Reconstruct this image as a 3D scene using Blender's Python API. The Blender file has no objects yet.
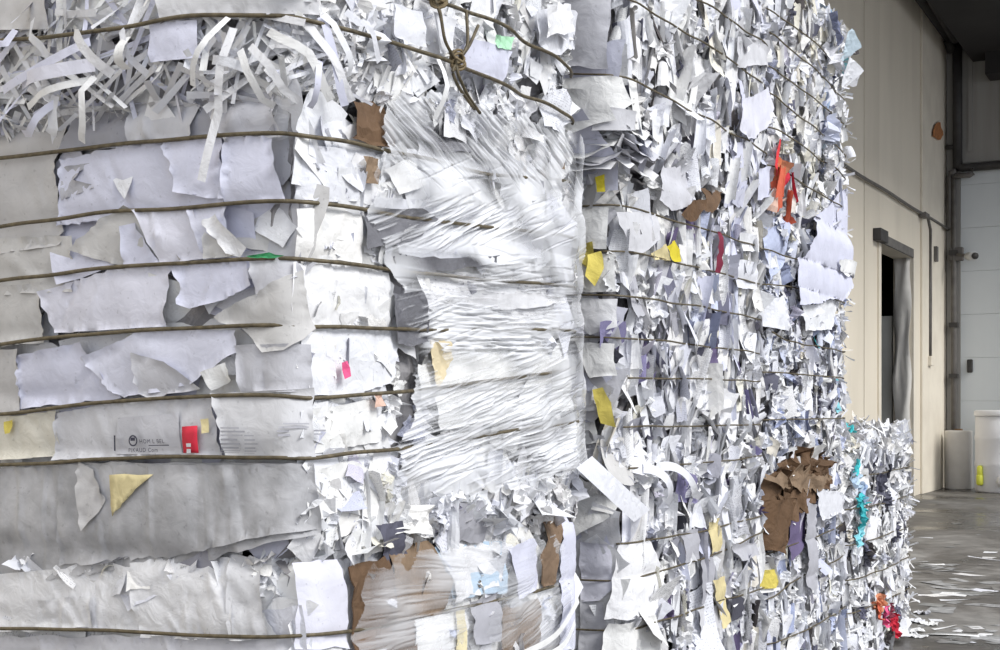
import bpy, bmesh, math, random
import numpy as np
from mathutils import Vector, Matrix, noise

# ------------------------------------------------------------------ camera, world, light, exposure
SC = bpy.context.scene
COL = SC.collection
F, HX, HY, TH, CAMH = 1340.0, 500.0, 410.0, math.radians(28.6), 1.4
cam = bpy.data.cameras.new('camera')
cam.sensor_width = 36.0
cam.lens = 36.0 * F / 1000.0
cam.shift_y = (HY - 325.0) / 1000.0
cam.clip_start = 0.05
cam.clip_end = 200
camo = bpy.data.objects.new('camera', cam)
COL.objects.link(camo)
camo.location = (0, 0, CAMH)
camo.rotation_euler = (math.pi / 2, 0, TH)
SC.camera = camo

W = bpy.data.worlds.new('overcast_sky')
SC.world = W
W.use_nodes = True
bg = W.node_tree.nodes['Background']
bg.inputs[0].default_value = (0.87, 0.91, 1.0, 1)
bg.inputs[1].default_value = 0.88

sun = bpy.data.lights.new('sun', 'SUN')
sun.energy = 2.1
sun.angle = math.radians(22)
sun.color = (1.0, 0.985, 0.95)
suno = bpy.data.objects.new('sun', sun)
COL.objects.link(suno)
suno.rotation_euler = Vector((-0.80, 0.14, -0.62)).to_track_quat('-Z', 'Y').to_euler()

vs = SC.view_settings
vs.view_transform = 'Standard'
vs.look = 'None'
vs.exposure = 0.34
vs.gamma = 1.0
vs.use_curve_mapping = False

# ------------------------------------------------------------------ helpers
FWD = Vector((-math.sin(TH), math.cos(TH), 0))
RGT = Vector((math.cos(TH), math.sin(TH), 0))
CAM = Vector((0, 0, CAMH))
rng = random.Random(11)
R = rng.uniform


def ray(px, py):
    return FWD + RGT * ((px - HX) / F) + Vector((0, 0, (HY - py) / F))


def onX(px, py, X):
    d = ray(px, py)
    return CAM + d * (X / d.x)


def onY(px, py, Y):
    d = ray(px, py)
    return CAM + d * (Y / d.y)


def onZ(px, py, Z=0.0):
    d = ray(px, py)
    return CAM + d * ((Z - CAMH) / d.z)


def tag(o, label=None, cat=None, group=None, kind=None):
    if label: o['label'] = label
    if cat: o['category'] = cat
    if group: o['group'] = group
    if kind: o['kind'] = kind
    return o


def empty(name, loc=(0, 0, 0)):
    o = bpy.data.objects.new(name, None)
    COL.objects.link(o)
    o.location = loc
    o.empty_display_size = 0.1
    return o


def mesh_obj(name, verts, faces, mat=None, parent=None, smooth=False, origin=None):
    """verts are world coordinates; parents are unrotated empties or meshes"""
    off = Vector((0, 0, 0))
    p = parent
    while p is not None:
        off += p.location
        p = p.parent
    o0 = Vector(origin) if origin is not None else Vector(off)
    me = bpy.data.meshes.new(name)
    me.from_pydata([tuple(Vector(v) - o0) for v in verts], [], [list(f) for f in faces])
    if mat: me.materials.append(mat)
    if smooth:
        me.polygons.foreach_set('use_smooth', [True] * len(me.polygons))
    me.update()
    o = bpy.data.objects.new(name, me)
    COL.objects.link(o)
    o.location = o0 - off
    if parent: o.parent = parent
    return o


BOXF = [(0, 3, 2, 1), (4, 5, 6, 7), (0, 1, 5, 4), (1, 2, 6, 5), (2, 3, 7, 6), (3, 0, 4, 7)]


def boxv(a, b):
    return [(a[0], a[1], a[2]), (b[0], a[1], a[2]), (b[0], b[1], a[2]), (a[0], b[1], a[2]),
            (a[0], a[1], b[2]), (b[0], a[1], b[2]), (b[0], b[1], b[2]), (a[0], b[1], b[2])]


def box(name, a, b, mat, parent=None, bevel=0.0):
    c = (Vector(a) + Vector(b)) / 2
    c.z = min(a[2], b[2])
    o = mesh_obj(name, boxv(a, b), BOXF, mat, parent, origin=c)
    if bevel:
        m = o.modifiers.new('bevel', 'BEVEL')
        m.width = bevel
        m.segments = 2
    return o


def tube_geo(pts, r, n=6, radii=None):
    pts = [Vector(p) for p in pts]
    V, Fc = [], []
    up = Vector((0, 0, 1))
    for i, p in enumerate(pts):
        t = (pts[min(i + 1, len(pts) - 1)] - pts[max(i - 1, 0)])
        t = t.normalized() if t.length > 1e-9 else Vector((1, 0, 0))
        a = t.cross(up)
        if a.length < 0.05: a = t.cross(Vector((1, 0, 0)))
        a.normalize()
        b = t.cross(a)
        rr = radii[i] if radii else r
        for k in range(n):
            w = 2 * math.pi * k / n
            V.append(p + a * (rr * math.cos(w)) + b * (rr * math.sin(w)))
    for i in range(len(pts) - 1):
        for k in range(n):
            k2 = (k + 1) % n
            Fc.append((i * n + k, i * n + k2, (i + 1) * n + k2, (i + 1) * n + k))
    Fc.append(tuple(range(n - 1, -1, -1)))
    m = (len(pts) - 1) * n
    Fc.append(tuple(range(m, m + n)))
    return V, Fc


def tube(name, pts, r, mat, parent=None, n=8):
    V, Fc = tube_geo(pts, r, n)
    return mesh_obj(name, V, Fc, mat, parent, smooth=True, origin=pts[0] if parent is None else None)


def lathe(name, c, prof, mat, parent=None, n=40):
    V, Fc = [], []
    for (r, z) in prof:
        for k in range(n):
            w = 2 * math.pi * k / n
            V.append((c[0] + r * math.cos(w), c[1] + r * math.sin(w), c[2] + z))
    for i in range(len(prof) - 1):
        for k in range(n):
            k2 = (k + 1) % n
            Fc.append((i * n + k, i * n + k2, (i + 1) * n + k2, (i + 1) * n + k))
    Fc.append(tuple(range(n - 1, -1, -1)))
    m = (len(prof) - 1) * n
    Fc.append(tuple(range(m, m + n)))
    return mesh_obj(name, V, Fc, mat, parent, smooth=True, origin=c if parent is None else None)


# ------------------------------------------------------------------ materials
def newmat(name):
    m = bpy.data.materials.new(name)
    m.use_nodes = True
    nt = m.node_tree
    return m, nt, nt.nodes, nt.links, nt.nodes['Principled BSDF']


def ramp(N, cols, const=False):
    r = N.new('ShaderNodeValToRGB')
    e = r.color_ramp.elements
    while len(e) < len(cols): e.new(0.5)
    n = len(cols)
    for i, c in enumerate(cols):
        if len(c) == 2:
            pos, c = c
        else:
            pos = i / n if const else i / max(1, n - 1)
        e[i].position = pos
        e[i].color = (c[0], c[1], c[2], 1)
    if const: r.color_ramp.interpolation = 'CONSTANT'
    return r


def paper_mat(name, cols, rough=0.75, prnt=0.0, bump=0.25, mottle=0.12):
    m, nt, N, L, P = newmat(name)
    oi = N.new('ShaderNodeObjectInfo')
    ge = N.new('ShaderNodeNewGeometry')
    ad = N.new('ShaderNodeMath'); ad.operation = 'ADD'
    L.new(oi.outputs['Random'], ad.inputs[0]); L.new(ge.outputs['Random Per Island'], ad.inputs[1])
    fr = N.new('ShaderNodeMath'); fr.operation = 'FRACT'
    L.new(ad.outputs[0], fr.inputs[0])
    rp = ramp(N, cols, True)
    L.new(fr.outputs[0], rp.inputs[0])
    col = rp.outputs[0]
    tc = N.new('ShaderNodeTexCoord')
    ns = N.new('ShaderNodeTexNoise')
    ns.inputs['Scale'].default_value = 14
    ns.inputs['Detail'].default_value = 4
    L.new(ge.outputs['Position'], ns.inputs['Vector'])
    mr = N.new('ShaderNodeMapRange')
    mr.inputs['From Min'].default_value = 0.3; mr.inputs['From Max'].default_value = 0.7
    mr.inputs['To Min'].default_value = 1 - mottle; mr.inputs['To Max'].default_value = 1.0
    L.new(ns.outputs['Fac'], mr.inputs['Value'])
    mx = N.new('ShaderNodeMix'); mx.data_type = 'RGBA'; mx.blend_type = 'MULTIPLY'
    mx.inputs['Factor'].default_value = 1
    L.new(col, mx.inputs[6]); L.new(mr.outputs[0], mx.inputs[7])
    col = mx.outputs[2]
    sp = N.new('ShaderNodeTexNoise'); sp.inputs['Scale'].default_value = 75; sp.inputs['Detail'].default_value = 2
    L.new(ge.outputs['Position'], sp.inputs['Vector'])
    sr = N.new('ShaderNodeMapRange'); sr.inputs['From Min'].default_value = .66; sr.inputs['From Max'].default_value = .74
    sr.inputs['To Min'].default_value = 1.0; sr.inputs['To Max'].default_value = .82
    L.new(sp.outputs['Fac'], sr.inputs['Value'])
    ms = N.new('ShaderNodeMix'); ms.data_type = 'RGBA'; ms.blend_type = 'MULTIPLY'; ms.inputs['Factor'].default_value = 1
    L.new(col, ms.inputs[6]); L.new(sr.outputs[0], ms.inputs[7])
    col = ms.outputs[2]
    if prnt > 0:      # printed lines of small type on a share of the sheets
        uv = N.new('ShaderNodeSeparateXYZ'); L.new(tc.outputs['UV'], uv.inputs[0])
        ml = N.new('ShaderNodeMath'); ml.operation = 'MULTIPLY'; ml.inputs[1].default_value = 21
        L.new(uv.outputs['Y'], ml.inputs[0])
        f2 = N.new('ShaderNodeMath'); f2.operation = 'FRACT'; L.new(ml.outputs[0], f2.inputs[0])
        gt = N.new('ShaderNodeMath'); gt.operation = 'LESS_THAN'; gt.inputs[1].default_value = 0.42
        L.new(f2.outputs[0], gt.inputs[0])
        n2 = N.new('ShaderNodeTexNoise'); n2.inputs['Scale'].default_value = 1.0
        n2.inputs['Detail'].default_value = 3
        mp = N.new('ShaderNodeMapping'); mp.inputs['Scale'].default_value = (34, 21, 1)
        L.new(tc.outputs['UV'], mp.inputs[0]); L.new(mp.outputs[0], n2.inputs['Vector'])
        g2 = N.new('ShaderNodeMath'); g2.operation = 'GREATER_THAN'; g2.inputs[1].default_value = 0.53
        L.new(n2.outputs['Fac'], g2.inputs[0])
        m2 = N.new('ShaderNodeMath'); m2.operation = 'MULTIPLY'
        L.new(gt.outputs[0], m2.inputs[0]); L.new(g2.outputs[0], m2.inputs[1])
        k7 = N.new('ShaderNodeMath'); k7.operation = 'MULTIPLY'; k7.inputs[1].default_value = 7.31
        L.new(fr.outputs[0], k7.inputs[0])
        k8 = N.new('ShaderNodeMath'); k8.operation = 'FRACT'; L.new(k7.outputs[0], k8.inputs[0])
        k9 = N.new('ShaderNodeMath'); k9.operation = 'LESS_THAN'; k9.inputs[1].default_value = prnt
        L.new(k8.outputs[0], k9.inputs[0])
        m3 = N.new('ShaderNodeMath'); m3.operation = 'MULTIPLY'
        L.new(m2.outputs[0], m3.inputs[0]); L.new(k9.outputs[0], m3.inputs[1])
        m4 = N.new('ShaderNodeMath'); m4.operation = 'MULTIPLY'; m4.inputs[1].default_value = 0.45
        L.new(m3.outputs[0], m4.inputs[0])
        mi = N.new('ShaderNodeMix'); mi.data_type = 'RGBA'
        L.new(m4.outputs[0], mi.inputs['Factor'])
        L.new(col, mi.inputs[6]); mi.inputs[7].default_value = (0.12, 0.12, 0.16, 1)
        col = mi.outputs[2]
    L.new(col, P.inputs['Base Color'])
    P.inputs['Roughness'].default_value = rough
    P.inputs['Specular IOR Level'].default_value = 0.25
    if bump:
        n3 = N.new('ShaderNodeTexNoise'); n3.inputs['Scale'].default_value = 22
        n3.inputs['Detail'].default_value = 4; n3.inputs['Distortion'].default_value = 0.6
        L.new(ge.outputs['Position'], n3.inputs['Vector'])
        sm = n3
        b = N.new('ShaderNodeBump'); b.inputs['Strength'].default_value = bump
        b.inputs['Distance'].default_value = 0.030
        L.new(sm.outputs[0], b.inputs['Height']); L.new(b.outputs[0], P.inputs['Normal'])
    return m


def plain(name, col, rough=0.6, metal=0.0, var=0.0, scale=8.0, bump=0.0):
    m, nt, N, L, P = newmat(name)
    P.inputs['Base Color'].default_value = (*col, 1)
    P.inputs['Roughness'].default_value = rough
    P.inputs['Metallic'].default_value = metal
    tc = N.new('ShaderNodeTexCoord')
    ns = N.new('ShaderNodeTexNoise'); ns.inputs['Scale'].default_value = scale
    ns.inputs['Detail'].default_value = 5
    L.new(tc.outputs['Object'], ns.inputs['Vector'])
    rp = ramp(N, [(0.3, tuple(c * (1 - var) for c in col)), (0.7, tuple(min(1, c * (1 + var * 0.6)) for c in col))])
    L.new(ns.outputs['Fac'], rp.inputs[0]); L.new(rp.outputs[0], P.inputs['Base Color'])
    if bump:
        b = N.new('ShaderNodeBump'); b.inputs['Strength'].default_value = bump
        b.inputs['Distance'].default_value = 0.01
        L.new(ns.outputs['Fac'], b.inputs['Height']); L.new(b.outputs[0], P.inputs['Normal'])
    return m


WHT = [(.85, .85, .86), (.82, .83, .86), (.87, .86, .84), (.80, .81, .86), (.84, .84, .83), (.77, .78, .85), (.87, .87, .88), (.74, .73, .73)]
M = {}
M['white'] = paper_mat('white_paper', WHT, prnt=0.22)
M['bright'] = paper_mat('bright_white_paper', [(.85, .85, .87), (.82, .83, .86), (.86, .86, .86), (.79, .80, .85)], prnt=0.06)
M['plainw'] = paper_mat('plain_white_paper', [(.84, .84, .86), (.80, .81, .85), (.83, .83, .82)])
M['mixed'] = paper_mat('mixed_office_paper', WHT + [(.60, .62, .74), (.52, .53, .60), (.76, .72, .64), (.82, .80, .70), (.35, .35, .40), (.62, .60, .70), (.80, .80, .82), (.78, .79, .84)], prnt=0.35)
M['bluish'] = paper_mat('bluish_paper', [(.70, .73, .84), (.55, .60, .78), (.80, .82, .88), (.42, .47, .66), (.78, .79, .84), (.20, .22, .32), (.83, .83, .86), (.62, .66, .82)], prnt=0.4)
M['warm'] = paper_mat('cream_paper', [(.78, .75, .66), (.82, .80, .74), (.72, .69, .60), (.80, .78, .70)], prnt=0.3)
M['lav'] = paper_mat('lavender_white_paper', [(.70, .71, .82), (.66, .67, .79), (.74, .74, .83), (.69, .70, .82)], mottle=0.10, bump=0.13)
M['wgrey'] = paper_mat('warm_grey_paper', [(.60, .59, .58), (.63, .62, .61), (.57, .56, .56)], mottle=0.14, bump=0.13)
M['lgrey'] = paper_mat('light_grey_paper', [(.64, .64, .67), (.68, .68, .70), (.61, .61, .65)], mottle=0.14, bump=0.15)
M['grey'] = paper_mat('grey_paper', [(.46, .46, .50), (.42, .42, .46), (.50, .50, .54)], mottle=0.14, bump=0.15)
M['smudge'] = paper_mat('smudged_grey_wrapper', [(.56, .56, .58), (.60, .60, .62)], mottle=0.42, bump=0.14, rough=0.5)
M['dark'] = paper_mat('dark_paper', [(.07, .07, .09), (.12, .12, .16), (.09, .08, .08), (.16, .16, .22)])
M['void_shade'] = paper_mat('charcoal_grey_paper', [(.20, .20, .22), (.17, .17, .19)], mottle=0.3)  # shade of the voids under the film, put into the sheet colour
M['purple'] = paper_mat('purple_paper', [(.20, .18, .34), (.27, .25, .42), (.15, .12, .22)])
M['maroon'] = paper_mat('maroon_paper', [(.22, .03, .06), (.28, .05, .08)])
M['red'] = paper_mat('red_paper', [(.72, .05, .06), (.60, .03, .06)])
M['orange'] = paper_mat('orange_paper', [(.66, .20, .09), (.70, .30, .17), (.60, .13, .07), (.76, .52, .42)])
M['yellow'] = paper_mat('yellow_paper', [(.74, .62, .05), (.72, .60, .14)])
M['palegold'] = paper_mat('straw_paper', [(.74, .64, .36), (.70, .60, .40), (.78, .70, .46)])
M['green'] = paper_mat('green_paper', [(.06, .42, .16), (.10, .50, .22)])
M['mint'] = paper_mat('mint_green_paper', [(.45, .78, .52)])
M['teal'] = paper_mat('teal_paper', [(.08, .58, .62), (.30, .70, .78), (.06, .46, .50)])
M['sky'] = paper_mat('pale_blue_paper', [(.52, .66, .80), (.42, .54, .74), (.62, .74, .82)])
M['pink'] = paper_mat('pink_paper', [(.80, .12, .28)])
M['kraft'] = paper_mat('brown_kraft_cardboard', [(.145, .085, .047), (.12, .07, .038), (.165, .10, .058)], mottle=0.3, bump=0.4)
M['tan'] = paper_mat('tan_cardboard', [(.27, .19, .125), (.24, .165, .11), (.30, .215, .145)], mottle=0.25, bump=0.35)
M['core'] = paper_mat('compressed_paper', [(.34, .33, .34)], mottle=0.35, bump=0.6)  # core grey darkened so the gaps between pieces look more shaded
M['dirty'] = paper_mat('trodden_paper', [(.40, .40, .40), (.32, .32, .31), (.50, .50, .50), (.26, .25, .24)], mottle=0.5)
M['wire'] = plain('rusty_baling_wire', (.13, .105, .062), 0.55, 0.2, 0.45, 60)
M['knot'] = plain('frayed_wire_knot', (.20, .15, .08), 0.7, 0.1, 0.4, 80)
M['ink'] = plain('printing_ink', (.05, .05, .08), 0.7)
M['redink'] = plain('red_printing_ink', (.62, .02, .05), 0.6)


def film_mat(name, lo, hi, tint):
    m, nt, N, L, P = newmat(name)
    at = N.new('ShaderNodeAttribute'); at.attribute_name = 'fold'
    mr = N.new('ShaderNodeMapRange')
    mr.inputs['From Min'].default_value = 0.0; mr.inputs['From Max'].default_value = 1.0
    mr.inputs['To Min'].default_value = lo; mr.inputs['To Max'].default_value = hi
    L.new(at.outputs['Fac'], mr.inputs['Value'])
    L.new(mr.outputs[0], P.inputs['Alpha'])
    P.inputs['Base Color'].default_value = (*tint, 1)
    P.inputs['Roughness'].default_value = 0.22
    P.inputs['Specular IOR Level'].default_value = 0.6
    return m


M['film'] = film_mat('stretch_film', 0.04, 0.97, (.86, .87, .90))
M['film2'] = film_mat('thin_stretch_film', 0.03, 0.5, (.84, .85, .88))


# ------------------------------------------------------------------ building shell
def concrete(name, base, dark, scale, rough, streak=(1, 1, 1), bump=0.1):
    m, nt, N, L, P = newmat(name)
    tc = N.new('ShaderNodeTexCoord')
    mp = N.new('ShaderNodeMapping'); mp.inputs['Scale'].default_value = streak
    L.new(tc.outputs['Object'], mp.inputs[0])
    a = N.new('ShaderNodeTexNoise'); a.inputs['Scale'].default_value = scale; a.inputs['Detail'].default_value = 8
    L.new(mp.outputs[0], a.inputs['Vector'])
    rp = ramp(N, [(0.32, dark), (0.62, base)])
    L.new(a.outputs['Fac'], rp.inputs[0]); L.new(rp.outputs[0], P.inputs['Base Color'])
    P.inputs['Roughness'].default_value = rough
    b = N.new('ShaderNodeBump'); b.inputs['Strength'].default_value = bump; b.inputs['Distance'].default_value = 0.02
    L.new(a.outputs['Fac'], b.inputs['Height']); L.new(b.outputs[0], P.inputs['Normal'])
    return m


M['wall'] = concrete('painted_concrete', (.73, .665, .55), (.65, .59, .485), 1.2, 0.8, (1, 1, .25))
M['trimw'] = concrete('beige_trim', (.74, .68, .57), (.66, .60, .50), 2.0, 0.7)
M['seam'] = plain('dark_joint', (.07, .06, .05), 0.9)
M['wallback'] = concrete('grey_cladding', (.30, .29, .27), (.24, .23, .21), 1.5, 0.75, (3, 1, .2))
M['shutter'] = concrete('blue_grey_shutter', (.62, .65, .66), (.55, .58, .59), 1.0, 0.55, (1, 1, .3), 0.02)
M['roof'] = plain('dark_roof_sheet', (.022, .020, .020), 0.9, 0, 0.3, 1)
M['pipe'] = plain('dark_pipe', (.045, .042, .04), 0.6, 0.2, 0.3, 6)
M['pipeg'] = plain('grey_pipe', (.14, .13, .12), 0.6, 0.1, 0.3, 6)
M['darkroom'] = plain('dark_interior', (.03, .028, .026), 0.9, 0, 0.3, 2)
M['partition'] = plain('grey_partition', (.62, .62, .58), 0.7, 0, 0.15, 2)
M['curtain'] = plain('pale_plastic_curtain', (.62, .60, .56), 0.5, 0, 0.15, 2)
M['plasticw'] = plain('white_plastic', (.80, .80, .82), 0.4, 0, 0.06, 2)
M['plasticy'] = plain('yellow_plastic', (.72, .74, .08), 0.45, 0, 0.1, 4)
M['rollw'] = plain('dusty_white_film_roll', (.66, .64, .61), 0.55, 0, 0.1, 3)
M['rust'] = plain('rust_orange', (.42, .17, .06), 0.9, 0, 0.4, 20)
M['camw'] = plain('camera_housing', (.62, .62, .62), 0.4, 0, 0.1, 5)


def floor_mat():
    m, nt, N, L, P = newmat('wet_dirty_concrete')
    tc = N.new('ShaderNodeTexCoord')
    mp = N.new('ShaderNodeMapping'); mp.inputs['Scale'].default_value = (0.9, 0.9, 1)
    mp.inputs['Rotation'].default_value = (0, 0, 0.5)
    L.new(tc.outputs['Object'], mp.inputs[0])
    a = N.new('ShaderNodeTexNoise'); a.inputs['Scale'].default_value = 0.55; a.inputs['Detail'].default_value = 7
    a.inputs['Roughness'].default_value = 0.6; a.inputs['Distortion'].default_value = 0.8
    L.new(mp.outputs[0], a.inputs['Vector'])
    rp = ramp(N, [(0.36, (.055, .050, .044)), (0.50, (.14, .13, .12)), (0.60, (.27, .26, .245)), (0.75, (.34, .33, .31))])
    L.new(a.outputs['Fac'], rp.inputs[0])
    b = N.new('ShaderNodeTexNoise'); b.inputs['Scale'].default_value = 7; b.inputs['Detail'].default_value = 6
    L.new(tc.outputs['Object'], b.inputs['Vector'])
    mr = N.new('ShaderNodeMapRange'); mr.inputs['From Min'].default_value = .3; mr.inputs['From Max'].default_value = .7
    mr.inputs['To Min'].default_value = .72; mr.inputs['To Max'].default_value = 1.15
    L.new(b.outputs['Fac'], mr.inputs['Value'])
    mx = N.new('ShaderNodeMix'); mx.data_type = 'RGBA'; mx.blend_type = 'MULTIPLY'; mx.inputs['Factor'].default_value = 1
    L.new(rp.outputs[0], mx.inputs[6]); L.new(mr.outputs[0], mx.inputs[7])
    L.new(mx.outputs[2], P.inputs['Base Color'])
    r2 = ramp(N, [(0.40, (.22, .22, .22)), (0.58, (.75, .75, .75))])
    L.new(a.outputs['Fac'], r2.inputs[0]); L.new(r2.outputs[0], P.inputs['Roughness'])
    P.inputs['Specular IOR Level'].default_value = 0.35
    bp = N.new('ShaderNodeBump'); bp.inputs['Strength'].default_value = 0.3; bp.inputs['Distance'].default_value = 0.02
    L.new(b.outputs['Fac'], bp.inputs['Height']); L.new(bp.outputs[0], P.inputs['Normal'])
    return m


M['floor'] = floor_mat()
XW, YB = -4.54, 25.2
fl = box('floor', (-12, -8, -0.2), (22, YB + 0.4, 0), M['floor'])
tag(fl, kind='structure')

DY0, DY1, DZ = 20.0, 22.3, 3.87           # doorway in the side wall
wl = box('wall_left', (XW - 0.34, -8, 0), (XW - 0.30, DY0 - 0.05, 10.5), M['seam'])
tag(wl, kind='structure')
seams = [-8, -3.5, 1.0, 5.5, 10.0, 14.5, 19.06]
for a, b in zip(seams[:-1], seams[1:]):
    box('wall_panel', (XW - 0.30, a + 0.012, 0), (XW, b - 0.012, 10.5), M['wall'], wl, 0.01)
box('wall_panel', (XW - 0.30, 19.06 + 0.02, 0), (XW, DY0 - 0.001, 10.5), M['wall'], wl)
box('wall_panel', (XW - 0.30, DY0 + 0.001, DZ), (XW, DY1 - 0.001, 10.5), M['wall'], wl)
box('wall_panel', (XW - 0.30, DY1 + 0.001, 0), (XW, YB + 0.3, 10.5), M['wall'], wl)
# pilaster strip and plinth panel
box('pilaster', (XW, 22.95, 0), (XW + 0.04, 24.6, 10.5), M['trimw'], wl, 0.008)
box('access_panel', (XW, 15.9, 0), (XW + 0.03, 18.2, 2.2), M['trimw'], wl, 0.008)

# the doorway
d1 = empty('door_1', (XW, (DY0 + DY1) / 2, 0))
tag(d1, kind='structure')
box('door_frame', (XW, DY0 - 0.14, 0), (XW + 0.03, DY0, DZ + 0.14), M['trimw'], d1, 0.005)
box('door_frame', (XW, DY1, 0), (XW + 0.03, DY1 + 0.14, DZ + 0.14), M['trimw'], d1, 0.005)
box('door_frame', (XW, DY0, DZ), (XW + 0.03, DY1, DZ + 0.14), M['pipeg'], d1, 0.005)
box('door_bracket', (XW, DY0 - 0.42, DZ - 0.02), (XW + 0.12, DY0 + 0.05, DZ + 0.16), M['pipe'], d1, 0.01)
# side room behind it
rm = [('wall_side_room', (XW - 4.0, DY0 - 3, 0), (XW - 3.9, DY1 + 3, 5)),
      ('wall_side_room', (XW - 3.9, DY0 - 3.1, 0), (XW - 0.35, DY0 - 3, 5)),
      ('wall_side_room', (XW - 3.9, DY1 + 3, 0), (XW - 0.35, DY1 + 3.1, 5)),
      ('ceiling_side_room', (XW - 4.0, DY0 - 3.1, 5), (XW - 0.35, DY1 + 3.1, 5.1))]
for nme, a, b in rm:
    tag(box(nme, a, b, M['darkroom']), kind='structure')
pw = box('partition', (XW - 1.6, DY1 + 0.12, 0), (XW - 0.345, DY1 + 0.18, 2.95), M['partition'], None, 0.01)
tag(pw, 'grey waist partition board standing inside the dark doorway', 'partition')
# strip curtain pulled to the far jamb
V, Fc = [], []
for i in range(25):
    z = DZ * i / 24
    for j in range(5):
        V.append((XW - 0.02 - 0.26 * j / 4 - 0.02 * math.sin(i * 0.9 + j), DY1 - 0.03 - 0.03 * math.sin(j * 2.2 + i * 0.5), z + 0.01))
for i in range(24):
    for j in range(4):
        Fc.append((i * 5 + j, i * 5 + j + 1, (i + 1) * 5 + j + 1, (i + 1) * 5 + j))
cu = mesh_obj('door_curtain', V, Fc, M['curtain'], None, True, origin=(XW - 0.15, DY1, 0))
cu.modifiers.new('thick', 'SOLIDIFY').thickness = 0.006
tag(cu, 'pale plastic curtain bunched against the far side of the doorway', 'curtain')

# back wall: cladding above, roller shutter below
ZS = 5.85
wb = box('wall_back', (XW + 0.02, YB, ZS), (20, YB + 0.3, 10.5), M['wallback'])
tag(wb, kind='structure')
box('wall_panel', (XW + 0.02, YB, 0), (-4.28, YB + 0.3, ZS), M['wallback'], wb)
box('wall_panel', (8.0, YB, 0), (20, YB + 0.3, ZS), M['wallback'], wb)
x = XW + 0.4
while x < 6:
    box('cladding_rib', (x, YB - 0.03, ZS + 0.2), (x + 0.07, YB, 10.4), M['wallback'], wb)
    x += 0.55
sd = empty('door_2', (2.0, YB, 0))
tag(sd, kind='structure')
z = 0.0
i = 0
while z < ZS - 0.05:
    z2 = min(z + 0.78, ZS)
    box('shutter_slat', (-4.28, YB + 0.04, z + 0.001), (8.0, YB + 0.1, z2 - 0.001), M['shutter'], sd, 0.006)
    z = z2
box('light_leak_stop', (-4.28, YB + 0.11, 0), (8.0, YB + 0.2, ZS), M['wallback'], sd)  # added box that stops light leaking between the slats
kx = onY(970, 366, YB + 0.03)
box('shutter_lock', (kx.x - 0.05, YB - 0.0, kx.z - 0.12), (kx.x + 0.05, YB + 0.04, kx.z + 0.12), M['pipe'], sd, 0.03)

# roof and its beams
cl = box('ceiling', (XW - 0.4, 13.0, 9.6), (0.5, YB + 0.3, 9.75), M['roof'])
tag(cl, kind='structure')
q0 = onY(973, 62, YB)
tag(box('trim_1', (q0.x, 13.1, q0.z), (0.5, YB - 0.01, 9.59), M['roof']), kind='structure')
q1 = onY(985, 74, YB - .6)
tag(box('trim_2', (q1.x, YB - 0.6, q1.z), (0.5, YB - 0.02, q0.z), M['roof']), kind='structure')

# pipes, cables and fittings
def wallpx(px, py, off=0.06):
    return onX(px, py, XW + off)


def backpx(px, py, off=0.06):
    return onY(px, py, YB - off)


pr = empty('roof_drain_pipe', backpx(957, 165, 0.1))
tag(pr, 'dark pipe running under the roof and down the corner of the building', 'pipe')
a = onX(953.5, 44, XW + 0.12)
tube('pipe_run', [onX(870, -78, XW + 0.12), onX(915, -10, XW + 0.12), a], 0.09, M['pipe'], pr)
tube('pipe_run', [onX(880, -78, XW + 0.3), onX(925, -10, XW + 0.3), onX(955, 40, XW + 0.3)], 0.07, M['pipe'], pr)
tube('downpipe', [backpx(957, 40, 0.1), backpx(957.5, 100, 0.1), backpx(957.5, 168, 0.1)], 0.085, M['pipe'], pr)
tube('pipe_elbow', [backpx(957.5, 166, 0.1), backpx(962, 168, 0.1), backpx(1010, 164, 0.1), backpx(1100, 157, 0.1)], 0.075, M['pipe'], pr)
tube('pipe_bracket', [backpx(946, 147, 0.1), backpx(958, 147, 0.1)], 0.04, M['pipe'], pr)
tube('pipe_bracket', [wallpx(948, 41, 0.1), wallpx(951, 51, 0.12)], 0.08, M['pipe'], pr)

pc = empty('corner_conduit', backpx(954, 440, 0.1))
tag(pc, 'thin grey conduit standing beside the blue grey roller shutter', 'pipe')
tube('conduit_run', [backpx(972, 168, 0.2), backpx(972, 174, 0.2), backpx(970, 175, 0.2), backpx(955, 176, 0.14), backpx(953.5, 178, 0.1), backpx(953.8, 300, 0.1), backpx(954, 482, 0.1)], 0.05, M['pipeg'], pc)
tube('conduit_run', [backpx(956, 171, 0.14), backpx(950, 173, 0.12), backpx(949, 176, 0.1), backpx(949, 228, 0.1)], 0.05, M['pipeg'], pc)
for yy in (253, 325, 376):
    box('clip', backpx(953.8, yy + 2, 0.17) - Vector((.09, 0, 0)), backpx(953.8, yy - 2, 0.02) + Vector((.09, 0, 0)), M['pipe'], pc)

cb = empty('wall_cable', wallpx(930, 365, 0.05))
tag(cb, 'dark cable sloping across the beige wall to the corner conduit', 'cable')
pts = []
for i in range(21):
    t = i / 20
    pts.append(wallpx(800 + 149 * t, 138 + 92 * t + 0.5 * math.sin(t * 19), 0.05))
tube('cable_run', pts, 0.024, M['pipeg'], cb)
tube('cable_drop', [wallpx(925, 213), wallpx(928, 218), wallpx(930.5, 230), wallpx(930.5, 300), wallpx(930.3, 362)], 0.026, M['pipeg'], cb)
box('junction_box', wallpx(922.5, 219, 0.02), wallpx(926.5, 212, 0.14), M['pipeg'], cb, 0.01)
box('cable_end', wallpx(929.3, 366, 0.02), wallpx(931.6, 356, 0.1), M['trimw'], cb, 0.01)
hb = box('pull_handle', wallpx(935.0, 262, 0.04), wallpx(937.2, 246, 0.10), M['pipeg'], None, 0.01)
tag(hb, 'small grey vertical handle on the beige wall by the corner', 'handle')
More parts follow.
